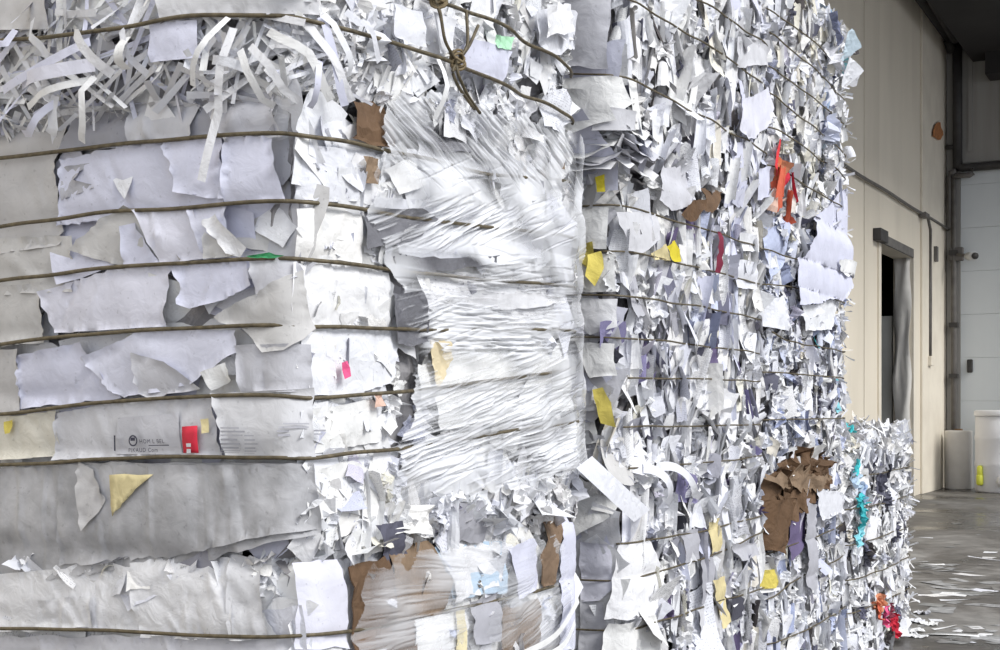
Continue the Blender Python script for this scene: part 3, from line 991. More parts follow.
def film(b, name, pxpoly, off, field, mat, nwr=900, step=0.0024, seed=1, amp=1.0, lumps=None, clus=None, thin=()):
    """wrinkled plastic film hugging the right face of bale b; field(u01, v01) gives the fold direction"""
    r_ = np.random.RandomState(seed)
    poly = [b.uz('R', *p) for p in pxpoly]
    us = [p[0] for p in poly]; zs = [p[1] for p in poly]
    u0, u1, z0, z1 = min(us), max(us), min(zs), max(zs)
    nu, nz = int((u1 - u0) / step), int((z1 - z0) / step)
    U = np.linspace(u0, u1, nu); Z = np.linspace(z0, z1, nz)
    GU, GZ = np.meshgrid(U, Z)
    D = np.zeros_like(GU); FO = np.zeros_like(GU)
    for i in range(nwr):
        cu, cz = r_.uniform(u0, u1), r_.uniform(z0, z1)
        a = field((cu - u0) / (u1 - u0), (cz - z0) / (z1 - z0)) + r_.normal(0, .045)
        if clus and r_.rand() < .78:
            k_ = clus[r_.randint(len(clus))]
            cu, cz = b.uz('R', k_[0] + r_.normal(0, k_[2] * .42), k_[1] + r_.normal(0, k_[3] * .36)); a = k_[4] + r_.normal(0, .05); dp = 1.0
        else: dp = .45
        Ln = r_.uniform(.06, .42); w = r_.uniform(.0014, .0030)
        A = (r_.uniform(.001, .004) if r_.rand() < .45 else -r_.uniform(.003, .010)) * amp * dp
        i0 = max(0, int((cu - Ln - u0) / step)); i1 = min(nu, int((cu + Ln - u0) / step) + 1)
        j0 = max(0, int((cz - Ln * .6 - z0) / step)); j1 = min(nz, int((cz + Ln * .6 - z0) / step) + 1)
        if i1 <= i0 or j1 <= j0: continue
        du = GU[j0:j1, i0:i1] - cu; dz = GZ[j0:j1, i0:i1] - cz
        s_ = du * math.cos(a) + dz * math.sin(a); t_ = -du * math.sin(a) + dz * math.cos(a) + 0.06 * s_ * s_ / Ln * r_.uniform(-1, 1)
        g = np.exp(-(t_ / w) ** 2) * np.clip(1 - (s_ / (Ln * .5)) ** 2, 0, 1)
        D[j0:j1, i0:i1] += A * g
        FO[j0:j1, i0:i1] += g * (.5 if A > 0 else -.5) * r_.rand()
    D = np.clip(D, -.016, .010)
    V = np.zeros((nz, nu, 3))
    # smooth base surface on a coarse lattice
    cn, cm = 40, 40
    cu = np.linspace(u0, u1, cn); cz = np.linspace(z0, z1, cm)
    BX = np.zeros((cm, cn))
    for j in range(cm):
        for i in range(cn):
            uc = min(max(cu[i], b.y0), b.y1 - .3 * b.r); zc = min(max(cz[j], b.z0 + .03), b.z1 - .03)
            q = b.raw('R', uc, zc)
            BX[j, i] = q.x + .016 * noise.noise(Vector((cu[i] * 6, cz[j] * 6, seed))) + .008 * noise.noise(Vector((cu[i] * 15, cz[j] * 15, seed)))
            over = max(0, cu[i] - (b.y1 - .10))
            BX[j, i] -= over * over * 0.8
    fi = np.interp(GU.ravel(), cu, np.arange(cn)); fj = np.interp(GZ.ravel(), cz, np.arange(cm))
    i0 = np.minimum(fi.astype(int), cn - 2); j0 = np.minimum(fj.astype(int), cm - 2)
    a, c = fi - i0, fj - j0
    B = (BX[j0, i0] * (1 - a) * (1 - c) + BX[j0, i0 + 1] * a * (1 - c) + BX[j0 + 1, i0] * (1 - a) * c + BX[j0 + 1, i0 + 1] * a * c).reshape(GU.shape)
    V[..., 0] = B + off + D; V[..., 1] = GU; V[..., 2] = GZ
    # broad cloudy change of film layers
    cl_ = np.array([noise.noise(Vector((cu[i] * 5 + seed, cz[j] * 9, 2.0))) for j in range(cm) for i in range(cn)]).reshape(cm, cn)
    CLD = (cl_[j0, i0] * (1 - a) * (1 - c) + cl_[j0, i0 + 1] * a * (1 - c) + cl_[j0 + 1, i0] * (1 - a) * c + cl_[j0 + 1, i0 + 1] * a * c).reshape(GU.shape)
    FO = np.clip(.55 + 1.0 * CLD + FO * .75, 0, 1)
    for (tx_, ty_, ru, rz_) in thin:
        tu, tz_ = b.uz('R', tx_, ty_)
        FO = np.clip(FO - .8 * np.exp(-((GU - tu) / ru) ** 2 - ((GZ - tz_) / rz_) ** 2), 0, 1)
    jit_u = GU + .012 * np.sin(GZ * 61 + seed) + .003 * np.sin(GZ * 137)
    jit_z = GZ + .012 * np.sin(GU * 53) + .004 * np.sin(GU * 151 + seed)
    ins = inpoly(poly, jit_u, jit_z)
    if lumps:      # torn holes
        for (hx, hy, hr, hz) in lumps:
            hu, hz_ = b.uz('R', hx, hy)
            ins &= (((jit_u - hu) / hr) ** 2 + ((jit_z - hz_) / hz) ** 2) > 1
    keep = ins[:-1, :-1] & ins[1:, :-1] & ins[:-1, 1:] & ins[1:, 1:]
    jj, ii = np.nonzero(keep)
    k = jj * nu + ii
    Fa = np.stack([k, k + 1, k + nu + 1, k + nu], 1)
    used = np.unique(Fa)
    remap = -np.ones(nu * nz, int); remap[used] = np.arange(len(used))
    Vv = V.reshape(-1, 3)[used] - np.array(b.root.location)
    me = bpy.data.meshes.new(name)
    me.from_pydata(Vv.tolist(), [], remap[Fa].tolist())
    at = me.attributes.new('fold', 'FLOAT', 'POINT')
    at.data.foreach_set('value', FO.ravel()[used])
    me.materials.append(mat)
    me.polygons.foreach_set('use_smooth', [True] * len(me.polygons))
    me.update()
    o = bpy.data.objects.new(name, me)
    COL.objects.link(o)
    o.parent = b.root
    return o


# ------------------------------------------------------------------ the stacks
XF = -1.785
yA0, yA1 = onX(300, 300, XF).y, onX(572, 300, XF).y
yB0, yB1 = onX(619, 300, XF).y, onX(760, 300, XF).y
yC0, yC1 = yB1 + .04, onX(842, 300, XF).y
yD0, yD1 = yC1 + .06, onX(906, 400, XF).y
zA1, zA2 = 1.07, 2.09
zB1, zB2 = 1.11, 2.22
zC1, zC2, zC3 = 1.19, 2.27, 3.41
zD = 1.28
WM = [('white', 6), ('bright', 4), ('mixed', 3)]
MM = [('white', 6), ('bright', 4), ('mixed', 4), ('grey', .5), ('dark', .7), ('purple', .2)]
BM = [('white', 5), ('bluish', 4), ('mixed', 3), ('bright', 3), ('dark', 1.0)]


def strapz(b, lst):
    b.pinch = []
    for segs in lst:
        zz = [b.uz(f, *p)[1] for f, pl in segs for p in pl]
        b.pinch.append(sum(zz) / len(zz))


# ---------- nearest stack, bottom bale
A0 = Bale('paper_bale', XF, yA0, yA1, 0.0, zA1 - .005, 1.2, 'bottom bale of the nearest stack, white paper with brown cardboard under film', seed=1, bulge=.02)
st = [[('L', [(0, 629), (150, 634), (290, 633)]), ('R', [(310, 632), (400, 622), (500, 600), (570, 585)])]]
strapz(A0, st)
A0.core(inset=.025)
A0.fill('L', A0.x0, A0.x1, .5, zA1 - .03, 110, 'sheets', WM, sink=.012)
A0.fill('R', yA0, yA1, .5, zA1 - .03, 160, 'sheets', WM, big=.7)
A0.fill('R', yA0 + .15, yA1, .5, zA1 - .02, 130, 'crumple', [('white', 5), ('bluish', 2), ('mixed', 3), ('tan', .6)])
A0.fill('L', A0.x0, A0.x1, zA1 - .05, zA1 - .01, 40, 'crumple', WM)
A0.fill('F', A0.x0, A0.x1, .5, zA1 - .03, 50, 'crumple', WM)
for w in st: A0.wire(w, off=.026, r=.0046)
A0.wire([('L', [(0, 700), (290, 712)]), ('R', [(310, 710), (570, 640)])], off=.026)
for pts, m, o in [
        ([(-10, 574), (90, 566), (140, 569), (150, 634), (-10, 632)], 'plainw', .012),
        ([(130, 566), (200, 560), (236, 564), (235, 640), (140, 640)], 'plainw', .014),
        ([(233, 562), (262, 566), (268, 636), (232, 640)], 'lgrey', .017),
        ([(-10, 636), (300, 636), (300, 670), (-10, 670)], 'lgrey', .012),
        ([(40, 600), (90, 596), (95, 628), (35, 630)], 'plainw', .018)]:
    A0.sheet('L', pts, M[m], o, tear=.004, cell=.02, folds=(14, R(0, 3), 1.2, .008))
for pts, m, o, nm, cr in [
        ([(300, 570), (336, 568), (346, 590), (350, 650), (302, 650)], 'lav', .02, 'paper_sheet', .005),
        ([(345, 573), (385, 560), (392, 600), (394, 665), (352, 668), (350, 605)], 'kraft', .020, 'cardboard_piece', .012),
        ([(385, 556), (428, 548), (450, 580), (447, 596), (440, 615), (392, 622)], 'tan', .024, 'cardboard_piece', .008),
        ([(392, 622), (412, 618), (415, 668), (390, 668)], 'kraft', .021, 'cardboard_piece', .012),
        ([(412, 622), (452, 612), (460, 655), (415, 660)], 'bright', .025, 'paper_sheet', .006),
        ([(452, 612), (462, 610), (464, 650), (454, 650)], 'palegold', .028, 'paper_strip', 0),
        ([(470, 600), (497, 590), (500, 640), (474, 644)], 'grey', .027, 'paper_sheet', .006),
        ([(430, 552), (500, 545), (505, 590), (450, 598)], 'sky', .016, 'paper_sheet', .008),
        ([(432, 548), (495, 540), (500, 585), (455, 600)], 'plainw', .019, 'paper_sheet', .012),
        ([(536, 522), (550, 520), (556, 560), (552, 588), (542, 590), (538, 560)], 'tan', .03, 'cardboard_piece', .01),
        ([(508, 550), (534, 542), (535, 590), (518, 602)], 'lav', .03, 'paper_sheet', .004),
        ([(555, 525), (580, 530), (582, 650), (556, 650)], 'lav', .028, 'paper_sheet', .008),
        ([(500, 610), (535, 600), (540, 660), (500, 664)], 'tan', .02, 'cardboard_piece', .01)]:
    A0.sheet('R', pts, M[m], o, name=nm, tear=.005, crease=cr, thick=.003 if 'card' in nm else 0)
film(A0, 'stretch_film', [(362, 572), (400, 552), (450, 545), (520, 535), (562, 540), (572, 660), (350, 668)], .036,
     lambda u, v: .12 - .25 * v + .2 * (u > .6), M['film2'], 500, seed=4, amp=.7)
A0.strip('R', (560, 650), (500, 664), 5, M['plainw'], .05)
A0.strip('R', (575, 600), (520, 652), 6, M['plainw'], .05)
A0.strip('R', (572, 622), (530, 660), 6, M['plainw'], .055)
A0.flush()

# ---------- nearest stack, middle bale
A1 = Bale('paper_bale', XF, yA0, yA1, zA1, zA2, 1.2, 'middle bale of the nearest stack with flat lavender grey sheets and stretch film', seed=2, bulge=.035, r=.05, lump=.009)
st = [[('L', [(0, 158), (120, 146), (270, 137)]), ('R', [(320, 141), (400, 157), (570, 190)])],
      [('L', [(0, 230), (120, 213), (250, 205)]), ('R', [(300, 205), (367, 212), (560, 235)])],
      [('L', [(0, 284), (120, 268), (250, 261)]), ('R', [(310, 262), (387, 270), (565, 285)])],
      [('L', [(0, 347), (120, 334), (230, 328)]), ('R', [(310, 330), (395, 326), (570, 330)])],
      [('L', [(0, 415), (120, 404), (215, 399)]), ('R', [(310, 402), (430, 386), (570, 370)])],
      [('L', [(0, 466), (150, 460), (290, 459)]), ('R', [(310, 461), (432, 440), (580, 420)])]]
strapz(A1, st)
A1.core(amp=.022, inset=.02)
LG = [('lav', 4), ('wgrey', 1), ('lgrey', 3), ('plainw', 4)]
A1.fill('L', A1.x0, A1.x1, zA1 + .05, zA2 - .03, 120, 'sheets', LG, sink=.022)
for pts, m, o in [
        ([(-20, 100), (40, 92), (64, 100), (72, 128), (58, 160), (62, 245), (-20, 258)], 'wgrey', .012),
        ([(60, 150), (75, 128), (130, 84), (190, 74), (202, 98), (272, 105), (276, 136), (140, 148)], 'grey', .010),
        ([(205, 90), (278, 92), (282, 140), (225, 145)], 'lgrey', .013),
        ([(140, 100), (200, 112), (190, 140), (128, 140)], 'lgrey', .016),
        ([(62, 162), (112, 150), (166, 142), (182, 192), (226, 196), (222, 208), (58, 228)], 'lav', .014),
        ([(162, 150), (172, 164), (176, 190), (216, 196), (224, 196), (222, 142), (170, 142)], 'lav', .019),
        ([(224, 140), (272, 140), (284, 202), (224, 204)], 'lav', .018),
        ([(62, 168), (90, 164), (75, 180), (100, 186), (62, 200)], 'grey', .012),
        ([(-20, 240), (72, 236), (74, 292), (-20, 296)], 'wgrey', .014),
        ([(70, 250), (126, 203), (152, 225), (192, 268), (124, 266)], 'wgrey', .016),
        ([(121, 228), (134, 224), (162, 264), (124, 264)], 'lav', .020),
        ([(134, 210), (192, 204), (210, 256), (162, 264)], 'lav', .022),
        ([(186, 206), (225, 204), (232, 256), (205, 258)], 'lav', .024),
        ([(200, 222), (215, 216), (246, 246), (240, 256), (228, 250)], 'plainw', .030),
        ([(205, 232), (238, 254), (205, 256)], 'wgrey', .027),
        ([(40, 292), (150, 264), (172, 268), (166, 326), (56, 334)], 'lav', .017),
        ([(-20, 290), (42, 284), (44, 344), (-20, 350)], 'wgrey', .016),
        ([(162, 264), (246, 264), (252, 286), (222, 300), (190, 308), (178, 304), (180, 284)], 'lav', .022),
        ([(214, 314), (256, 294), (292, 272), (302, 330), (280, 350), (262, 352), (240, 330)], 'wgrey', .026),
        ([(250, 262), (288, 258), (294, 276), (256, 296)], 'lgrey', .022),
        ([(80, 358), (136, 336), (152, 330), (236, 332), (238, 352), (192, 382), (124, 400)], 'lav', .020),
        ([(130, 352), (166, 362), (202, 386), (150, 402), (140, 396)], 'lgrey', .024),
        ([(-20, 350), (20, 350), (20, 412), (-20, 418)], 'wgrey', .017),
        ([(18, 356), (82, 344), (122, 400), (20, 410)], 'lav', .016),
        ([(202, 372), (224, 362), (232, 378), (212, 388)], 'plainw', .03),
        ([(236, 346), (300, 344), (303, 390), (240, 394)], 'lgrey', .022),
        ([(212, 394), (302, 386), (304, 458), (226, 457), (221, 430)], 'lgrey', .024),
        ([(56, 414), (120, 403), (212, 401), (222, 458), (54, 462)], 'lgrey', .020),
        ([(-20, 420), (57, 411), (62, 458), (-20, 462)], 'warm', .018),
        ([(-20, 470), (80, 464), (305, 464), (312, 534), (150, 563), (-20, 576)], 'smudge', .014),
        ([(60, 466), (304, 466), (308, 530), (180, 548), (70, 556)], 'smudge', .019),
        ([(78, 463), (92, 470), (106, 500), (98, 512), (82, 530), (77, 500)], 'wgrey', .025)]:
    A1.sheet('L', pts, M[m], o, tear=.002, warp=.006, edge=.011, cell=.02,
             folds=(3, R(0, 3), .5, .008) if pts[0][1] < 464 or pts[0][0] > 70 else (26, 1.57, .12, .005))
A1.sheet('L', [(110, 475), (152, 475), (127, 499), (112, 516)], M['palegold'], .028, name='cardboard_piece', tear=.003, thick=.002)
A1.sheet('L', [(5, 422), (14, 420), (12, 432), (6, 433)], M['yellow'], .026, name='paper_scrap')
A1.sheet('L', [(200, 420), (208, 419), (208, 432), (202, 433)], M['palegold'], .028, name='paper_scrap')
# printed carton face
lab = A1.sheet('L', [(118, 418), (178, 414), (182, 456), (116, 456)], M['lgrey'], .0235, name='printed_label', warp=.002, edge=.002)
lab['label'] = 'torn pale carton face with small dark print'
rd = A1.sheet('L', [(182, 427), (197, 426), (198, 453), (183, 454)], M['redink'], .030, name='red_sticker', warp=.001, edge=.001, thick=.001)
rd['label'] = 'small red rectangular sticker'


def ink(face, b, x0, y0, x1, y1, parent, mat, off, name='print_mark'):
    V = []
    for (x, y) in ((x0, y1), (x1, y1), (x1, y0), (x0, y0)):
        u, z = b.uz(face, x, y)
        p, fr = b.frame(face, u, z)
        V.append(p + fr.col[2] * off)
    return mesh_obj(name, V, [(0, 1, 2, 3)], mat, parent)


def text(face, b, s, px, py, hpx, parent, mat, off, name='lettering'):
    u, z = b.uz(face, px, py); u2, z2 = b.uz(face, px, py - hpx)
    fc = bpy.data.curves.new('lettering', 'FONT')
    fc.body = s; fc.size = (z2 - z) * 1.4; fc.space_character = 1.15
    to = bpy.data.objects.new('tmp', fc); COL.objects.link(to)
    dg = bpy.context.evaluated_depsgraph_get()
    me = bpy.data.meshes.new_from_object(to.evaluated_get(dg))
    bpy.data.objects.remove(to)
    p, fr = b.frame(face, u, z)
    o = bpy.data.objects.new(name, me); COL.objects.link(o)
    me.materials.clear(); me.materials.append(mat)
    o.parent = parent
    base = Vector((0, 0, 0)); q = parent
    while q: base += q.location; q = q.parent
    sl = Matrix.Rotation(0.02, 3, 'Z')
    o.matrix_local = Matrix.Translation(p + fr.col[2] * off - base) @ (fr @ sl).to_4x4()
    return o


text('L', A1, 'HOM L BEL', 143, 440, 4.2, lab, M['ink'], .037)
text('L', A1, 'PIKAUD Com', 132, 452, 4.2, lab, M['ink'], .037)
ink('L', A1, 117.5, 434, 119, 449, lab, M['ink'], .037)
ink('L', A1, 152, 441.5, 172, 442.2, lab, M['ink'], .037)
V, Fc = [], []
for k in range(20):
    for rr_ in (3.2, 4.4):
        a = 6.283 * k / 20
        u, z = A1.uz('L', 136.5 + rr_ * math.cos(a), 438 + rr_ * 1.0 * math.sin(a)); p, fr = A1.frame('L', u, z)
        V.append(p + fr.col[2] * .037)
for k in range(20):
    k2 = (k + 1) % 20
    Fc.append((2 * k, 2 * k + 1, 2 * k2 + 1, 2 * k2))
mesh_obj('round_logo', V, Fc, M['ink'], lab)
ink('L', A1, 134, 435.5, 138.5, 438, lab, M['ink'], .037, 'round_logo')
ink('L', A1, 188.5, 440.5, 193, 443.5, rd, M['plainw'], .036)
ink('L', A1, 189, 445.5, 193, 454, rd, M['plainw'], .036)
for i in range(8):
    y = 427 + i * 3.2
    ink('L', A1, 222.5, y, 222.5 + R(16, 24), y + R(1.0, 1.6), A1.root, M['grey'], .036, 'print_line')
    if i > 1: ink('L', A1, 246, y + .3, 246 + R(8, 14), y + R(1.2, 1.7), A1.root, M['grey'], .036, 'print_line')
for i in range(4):
    ink('L', A1, R(276, 282), 423 + i * 3.4, R(292, 300), 424.6 + i * 3.4, A1.root, M['grey'], .036, 'print_line')
# right face: corner column of sheets, then crumpled paper under film
uF = onX(380, 300, XF).y
A1.fill('R', yA0 + .01, uF, zA1 + .03, zA2 - .03, 110, 'sheets', [('bright', 6), ('white', 5), ('plainw', 3)], big=.55)
A1.fill('R', yA0 + .02, uF, zA1 + .03, zA2 - .03, 55, 'edges', [('bright', 6), ('white', 5)], big=.7)
A1.fill('R', uF - .02, yA1, zA1 + .03, zA2 - .03, 45, 'sheets', [('bright', 5), ('white', 4), ('plainw', 3)], big=.8)
A1.fill('R', uF - .02, yA1, zA1 + .03, zA2 - .03, 130, 'crumple', [('bright', 5), ('white', 5), ('mixed', 1)])
A1.fill('R', yA0 + .02, yA1, zA1 + .0, zA1 + .16, 150, 'crumple', WM)
A1.fill('F', A1.x0, A1.x1, zA1 + .05, zA2 - .03, 60, 'crumple', WM)
for pts, m, o in [
        ([(302, 210), (360, 216), (358, 262), (304, 258)], 'white', .012),
        ([(304, 266), (345, 266), (386, 275), (388, 326), (340, 328), (303, 326)], 'white', .012),
        ([(303, 334), (350, 330), (396, 332), (394, 380), (350, 395), (304, 398)], 'plainw', .012),
        ([(305, 145), (345, 150), (358, 200), (304, 200)], 'bright', .012),
        ([(306, 470), (352, 462), (388, 480), (372, 520), (340, 510), (308, 522)], 'plainw', .012),
        ([(306, 410), (372, 400), (380, 440), (308, 454)], 'white', .012),
        ([(400, 110), (470, 128), (540, 150), (545, 190), (420, 170)], 'plainw', .014),
        ([(372, 195), (470, 205), (545, 215), (540, 260), (400, 260)], 'bright', .014),
        ([(410, 270), (540, 275), (560, 330), (430, 335)], 'bright', .014),
        ([(430, 345), (560, 340), (570, 410), (440, 430)], 'plainw', .014),
        ([(385, 170), (410, 160), (425, 185), (400, 195)], 'bright', .02),
        ([(366, 205), (420, 206), (436, 216), (420, 240), (366, 248)], 'void_shade', .03),  # dark sheets added where the film spans shaded voids
        ([(402, 112), (480, 122), (542, 150), (505, 166), (440, 150), (404, 132)], 'void_shade', .03),
        ([(390, 252), (440, 258), (520, 256), (480, 266), (400, 270)], 'void_shade', .03),
        ([(440, 300), (560, 292), (562, 306), (470, 312)], 'lgrey', .03)]:
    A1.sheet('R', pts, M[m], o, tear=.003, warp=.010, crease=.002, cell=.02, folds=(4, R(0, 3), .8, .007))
for pts, m, nm in [
        ([(350, 112), (372, 118), (388, 126), (392, 150), (372, 150), (352, 138)], 'kraft', 'cardboard_piece'),
        ([(362, 158), (376, 160), (378, 185), (366, 183)], 'tan', 'cardboard_piece'),
        ([(532, 160), (552, 152), (556, 178), (540, 182)], 'tan', 'cardboard_piece'),
        ([(392, 286), (424, 292), (430, 348), (398, 345)], 'void_shade', 'paper_sheet'),  # shaded void painted as a dark sheet
        ([(428, 345), (448, 330), (452, 360), (436, 386)], 'palegold', 'cardboard_piece'),
        ([(372, 395), (382, 390), (384, 408), (374, 410)], 'orange', 'paper_scrap'),
        ([(338, 364), (346, 362), (347, 376), (341, 377)], 'pink', 'paper_scrap'),
        ([(375, 525), (400, 520), (402, 550), (380, 556)], 'dark', 'paper_sheet'),
        ([(452, 505), (480, 500), (482, 530), (455, 534)], 'grey', 'paper_sheet')]:
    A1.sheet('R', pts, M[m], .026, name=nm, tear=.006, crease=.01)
A1.fill('R', yA0 + .03, uF, zA1 + .1, zA2 - .03, 70, 'crumple', [('bright', 4), ('white', 4), ('mixed', 2)], big=.6)
A1.sheet('L', [(246, 253), (268, 249), (279, 256), (272, 263), (250, 261)], M['green'], .040, name='paper_scrap', tear=.003, crease=.02)
for w in st: A1.wire(w, off=.030, r=.0050)


def fld(u, v):
    if v > .78: return -.50 + .2 * u
    if v > .62: return .28
    if v > .42: return .06 + .14 * (u - .5)
    return .14 + .1 * math.sin(v * 20)


film(A1, 'stretch_film', [(362, 100), (420, 96), (480, 112), (548, 130), (575, 140), (590, 250), (588, 360), (604, 440), (600, 470), (520, 486), (430, 500), (385, 515),
                          (400, 440), (412, 390), (398, 330), (388, 270), (365, 220), (372, 180)], .040, fld, M['film'], 1800, seed=2, amp=1.0,
     clus=[(450, 128, 90, 26, -.42), (500, 150, 60, 20, -.38), (395, 226, 60, 22, .36), (470, 226, 60, 18, .38), (510, 290, 70, 34, .08), (500, 312, 70, 30, .05), (405, 318, 30, 36, .25), (480, 370, 90, 30, .20), (500, 345, 80, 14, .02), (500, 400, 90, 20, .22), (500, 440, 90, 44, .16), (540, 460, 60, 30, .1), (420, 450, 30, 50, .2)],
     thin=[(395, 226, .12, .05), (440, 126, .14, .035), (505, 150, .10, .035), (410, 318, .07, .08), (450, 262, .2, .02), (510, 302, .2, .025)],  # film made clearer so the painted void shade shows
     lumps=[(436, 360, .03, .04), (376, 135, .02, .035), (548, 170, .02, .03)])
for px_, py_ in ((590, 480), (560, 490), (520, 495), (480, 505), (440, 508), (410, 520), (540, 515), (575, 500), (500, 520)):
    u, z = A1.uz('R', px_, py_)
    A1.put('crumple', 'R', min(u, yA1 - .02), z, M[rng.choice(['bright', 'white', 'mixed'])], R(.08, .15), R(.06, .10), .025, R(-1, 1), R(-.3, .5), R(-.4, .2), force=True)
A1.fill('R', yA0 + .15, yA1 - .02, zA1 + .0, zA1 + .13, 110, 'edges', [('white', 4), ('bright', 4), ('mixed', 3), ('warm', 1)], big=.9)
A1.fill('R', yA0 + .03, uF, zA1 + .03, zA2 - .03, 70, 'edges', [('bright', 4), ('white', 4), ('mixed', 2)], big=.45)
A1.flush()

# ---------- nearest stack, top bale of shredded strips
A2 = Bale('paper_bale', XF, yA0 - .01, yA1 - .02, zA2 + .005, 3.15, 1.2, 'top bale of the nearest stack, loose shredded paper strips hanging out', seed=3, bulge=.05, r=.10, lump=.03)
st = [[('L', [(0, 42), (120, 28), (250, 17)]), ('R', [(340, 33), (445, 68), (530, 98)])],
      [('L', [(0, -30), (250, -58)]), ('R', [(320, -45), (425, 4), (530, 46)])]]
strapz(A2, st)
A2.core(amp=.04, inset=.03)
A2.fill('L', A2.x0, A2.x1 - .05, zA2 + .12, zA2 + .5, 80, 'sheets', LG, big=.6, sink=.02)
A2.fill('L', A2.x0, A2.x1, zA2 + .02, zA2 + .42, 430, 'shred', [('white', 4), ('plainw', 5), ('lgrey', 1), ('lav', 2)])
A2.fill('L', A2.x0, A2.x1, zA2 + .0, zA2 + .05, 60, 'shred', [('white', 4), ('plainw', 4)])
A2.fill('R', yA0, yA1, zA2 + .02, zA2 + .5, 260, 'crumple', [('bright', 6), ('white', 4), ('mixed', 2)], big=1.15)
A2.fill('R', yA0, yA1, zA2 + .02, zA2 + .5, 110, 'sheets', [('bright', 6), ('white', 4)], big=.5)
A2.fill('R', yA0, yA0 + .5, zA2 + .02, zA2 + .5, 170, 'shred', [('bright', 6), ('white', 4)], big=.8)
A2.fill('F', A2.x0, A2.x1, zA2 + .02, zA2 + .5, 60, 'crumple', WM)
for a, b, w in [((230, 32), (212, 166), 9), ((236, 52), (276, 97), 8), ((246, 48), (284, 92), 8), ((95, 76), (30, 102), 7), ((62, 95), (36, 121), 8),
                ((60, 92), (67, 124), 13), ((95, 74), (95, 128), 8), ((96, 62), (26, 82), 13), ((92, 44), (8, 90), 9), ((78, 33), (116, 72), 10),
                ((262, 34), (312, 86), 9), ((225, 24), (194, 78), 7), ((284, 18), (330, 84), 8), ((300, 12), (326, 90), 8), ((40, 20), (60, 60), 9),
                ((120, 30), (150, 70), 8), ((210, 60), (245, 70), 9), ((0, 70), (20, 30), 8), ((130, 40), (132, 66), 12), ((300, 60), (302, 100), 6)]:
    A2.strip('L', a, b, w, M[rng.choice(['plainw', 'bright', 'lav'])], .045, R(.02, .05))
A2.sheet('L', [(150, 28), (195, 25), (200, 58), (152, 60)], M['lav'], .035, crease=.004)
A2.sheet('L', [(-20, -20), (50, -20), (52, 26), (-20, 34)], M['wgrey'], .035)
A2.sheet('L', [(150, -20), (300, -20), (300, 8), (250, 12), (160, 20)], M['lgrey'], .04)
for a, b, w in [((436, 60), (431, 112), 6), ((320, 20), (345, 75), 7), ((335, 10), (375, 60), 7)]:
    A2.strip('R', a, b, w, M['bright'], .04, .03)
A2.sheet('R', [(494, 36), (508, 40), (506, 50), (498, 48)], M['mint'], .05, name='paper_scrap', crease=.01)
A2.sheet('R', [(468, 36), (505, 52), (500, 80), (470, 78), (455, 60)], M['lav'], .04, crease=.006)
A2.sheet('R', [(395, 5), (420, 15), (425, 45), (405, 50), (390, 30)], M['bright'], .045, crease=.006)
A2.sheet('R', [(435, 12), (455, 20), (452, 45), (440, 50)], M['plainw'], .045)
for pts, o in (([(536, 10), (575, 14), (582, 28), (575, 44), (548, 52), (538, 40)], .03), ([(545, 2), (566, 6), (570, 30), (548, 34)], .05), ([(540, 95), (560, 88), (572, 110), (560, 135), (544, 128)], .03)):
    A2.sheet('R', pts, M['bright'], o, tear=.006, crease=.02)
for w in st: A2.wire(w, off=.048, r=.0050)


def loose_wire(b, pts, r=.0045):
    P_ = []
    for px_, py_, o in pts:
        u, z = b.uz('R', px_, py_)
        p, fr = b.frame('R', u, max(z, b.z0 + .01))
        p.z = z
        P_.append(p + fr.col[2] * o)
    Q = []
    for i in range(len(P_) - 1):
        for k in range(6): Q.append(P_[i].lerp(P_[i + 1], k / 6))
    Q.append(P_[-1])
    for _ in range(3): Q = [Q[0]] + [(Q[i - 1] + Q[i] * 2 + Q[i + 1]) / 4 for i in range(1, len(Q) - 1)] + [Q[-1]]
    return tube('baling_wire', Q, r, M['wire'], b.root, 6)


loose_wire(A2, [(424, -4, .05), (431, 15, .06), (434, 40, .06), (444, 62, .055), (446, 78, .055), (458, 98, .05), (472, 116, .05)])
loose_wire(A2, [(456, 15, .05), (455, 45, .06), (446, 62, .055), (442, 74, .05), (448, 88, .05), (466, 112, .05)])
loose_wire(A2, [(470, 28, .05), (456, 45, .06), (446, 60, .055)])
for px_, py_, n in ((445, 66, 5), (430, 3, 6)):
    u, z = A2.uz('R', px_, py_); p, fr = A2.frame('R', u, z)
    for k in range(n):
        Q = []
        a0, tl = R(0, 6), R(-.8, .8)
        for j in range(13):
            a = a0 + j * .52
            Q.append(p + fr.col[2] * (.058 + .012 * math.sin(a * 1.3)) + fr.col[0] * .018 * math.cos(a) + fr.col[1] * (.016 * math.sin(a) + tl * .012))
        tube('wire_knot', Q, .0035, M['knot'], A2.root, 5)
A2.flush()

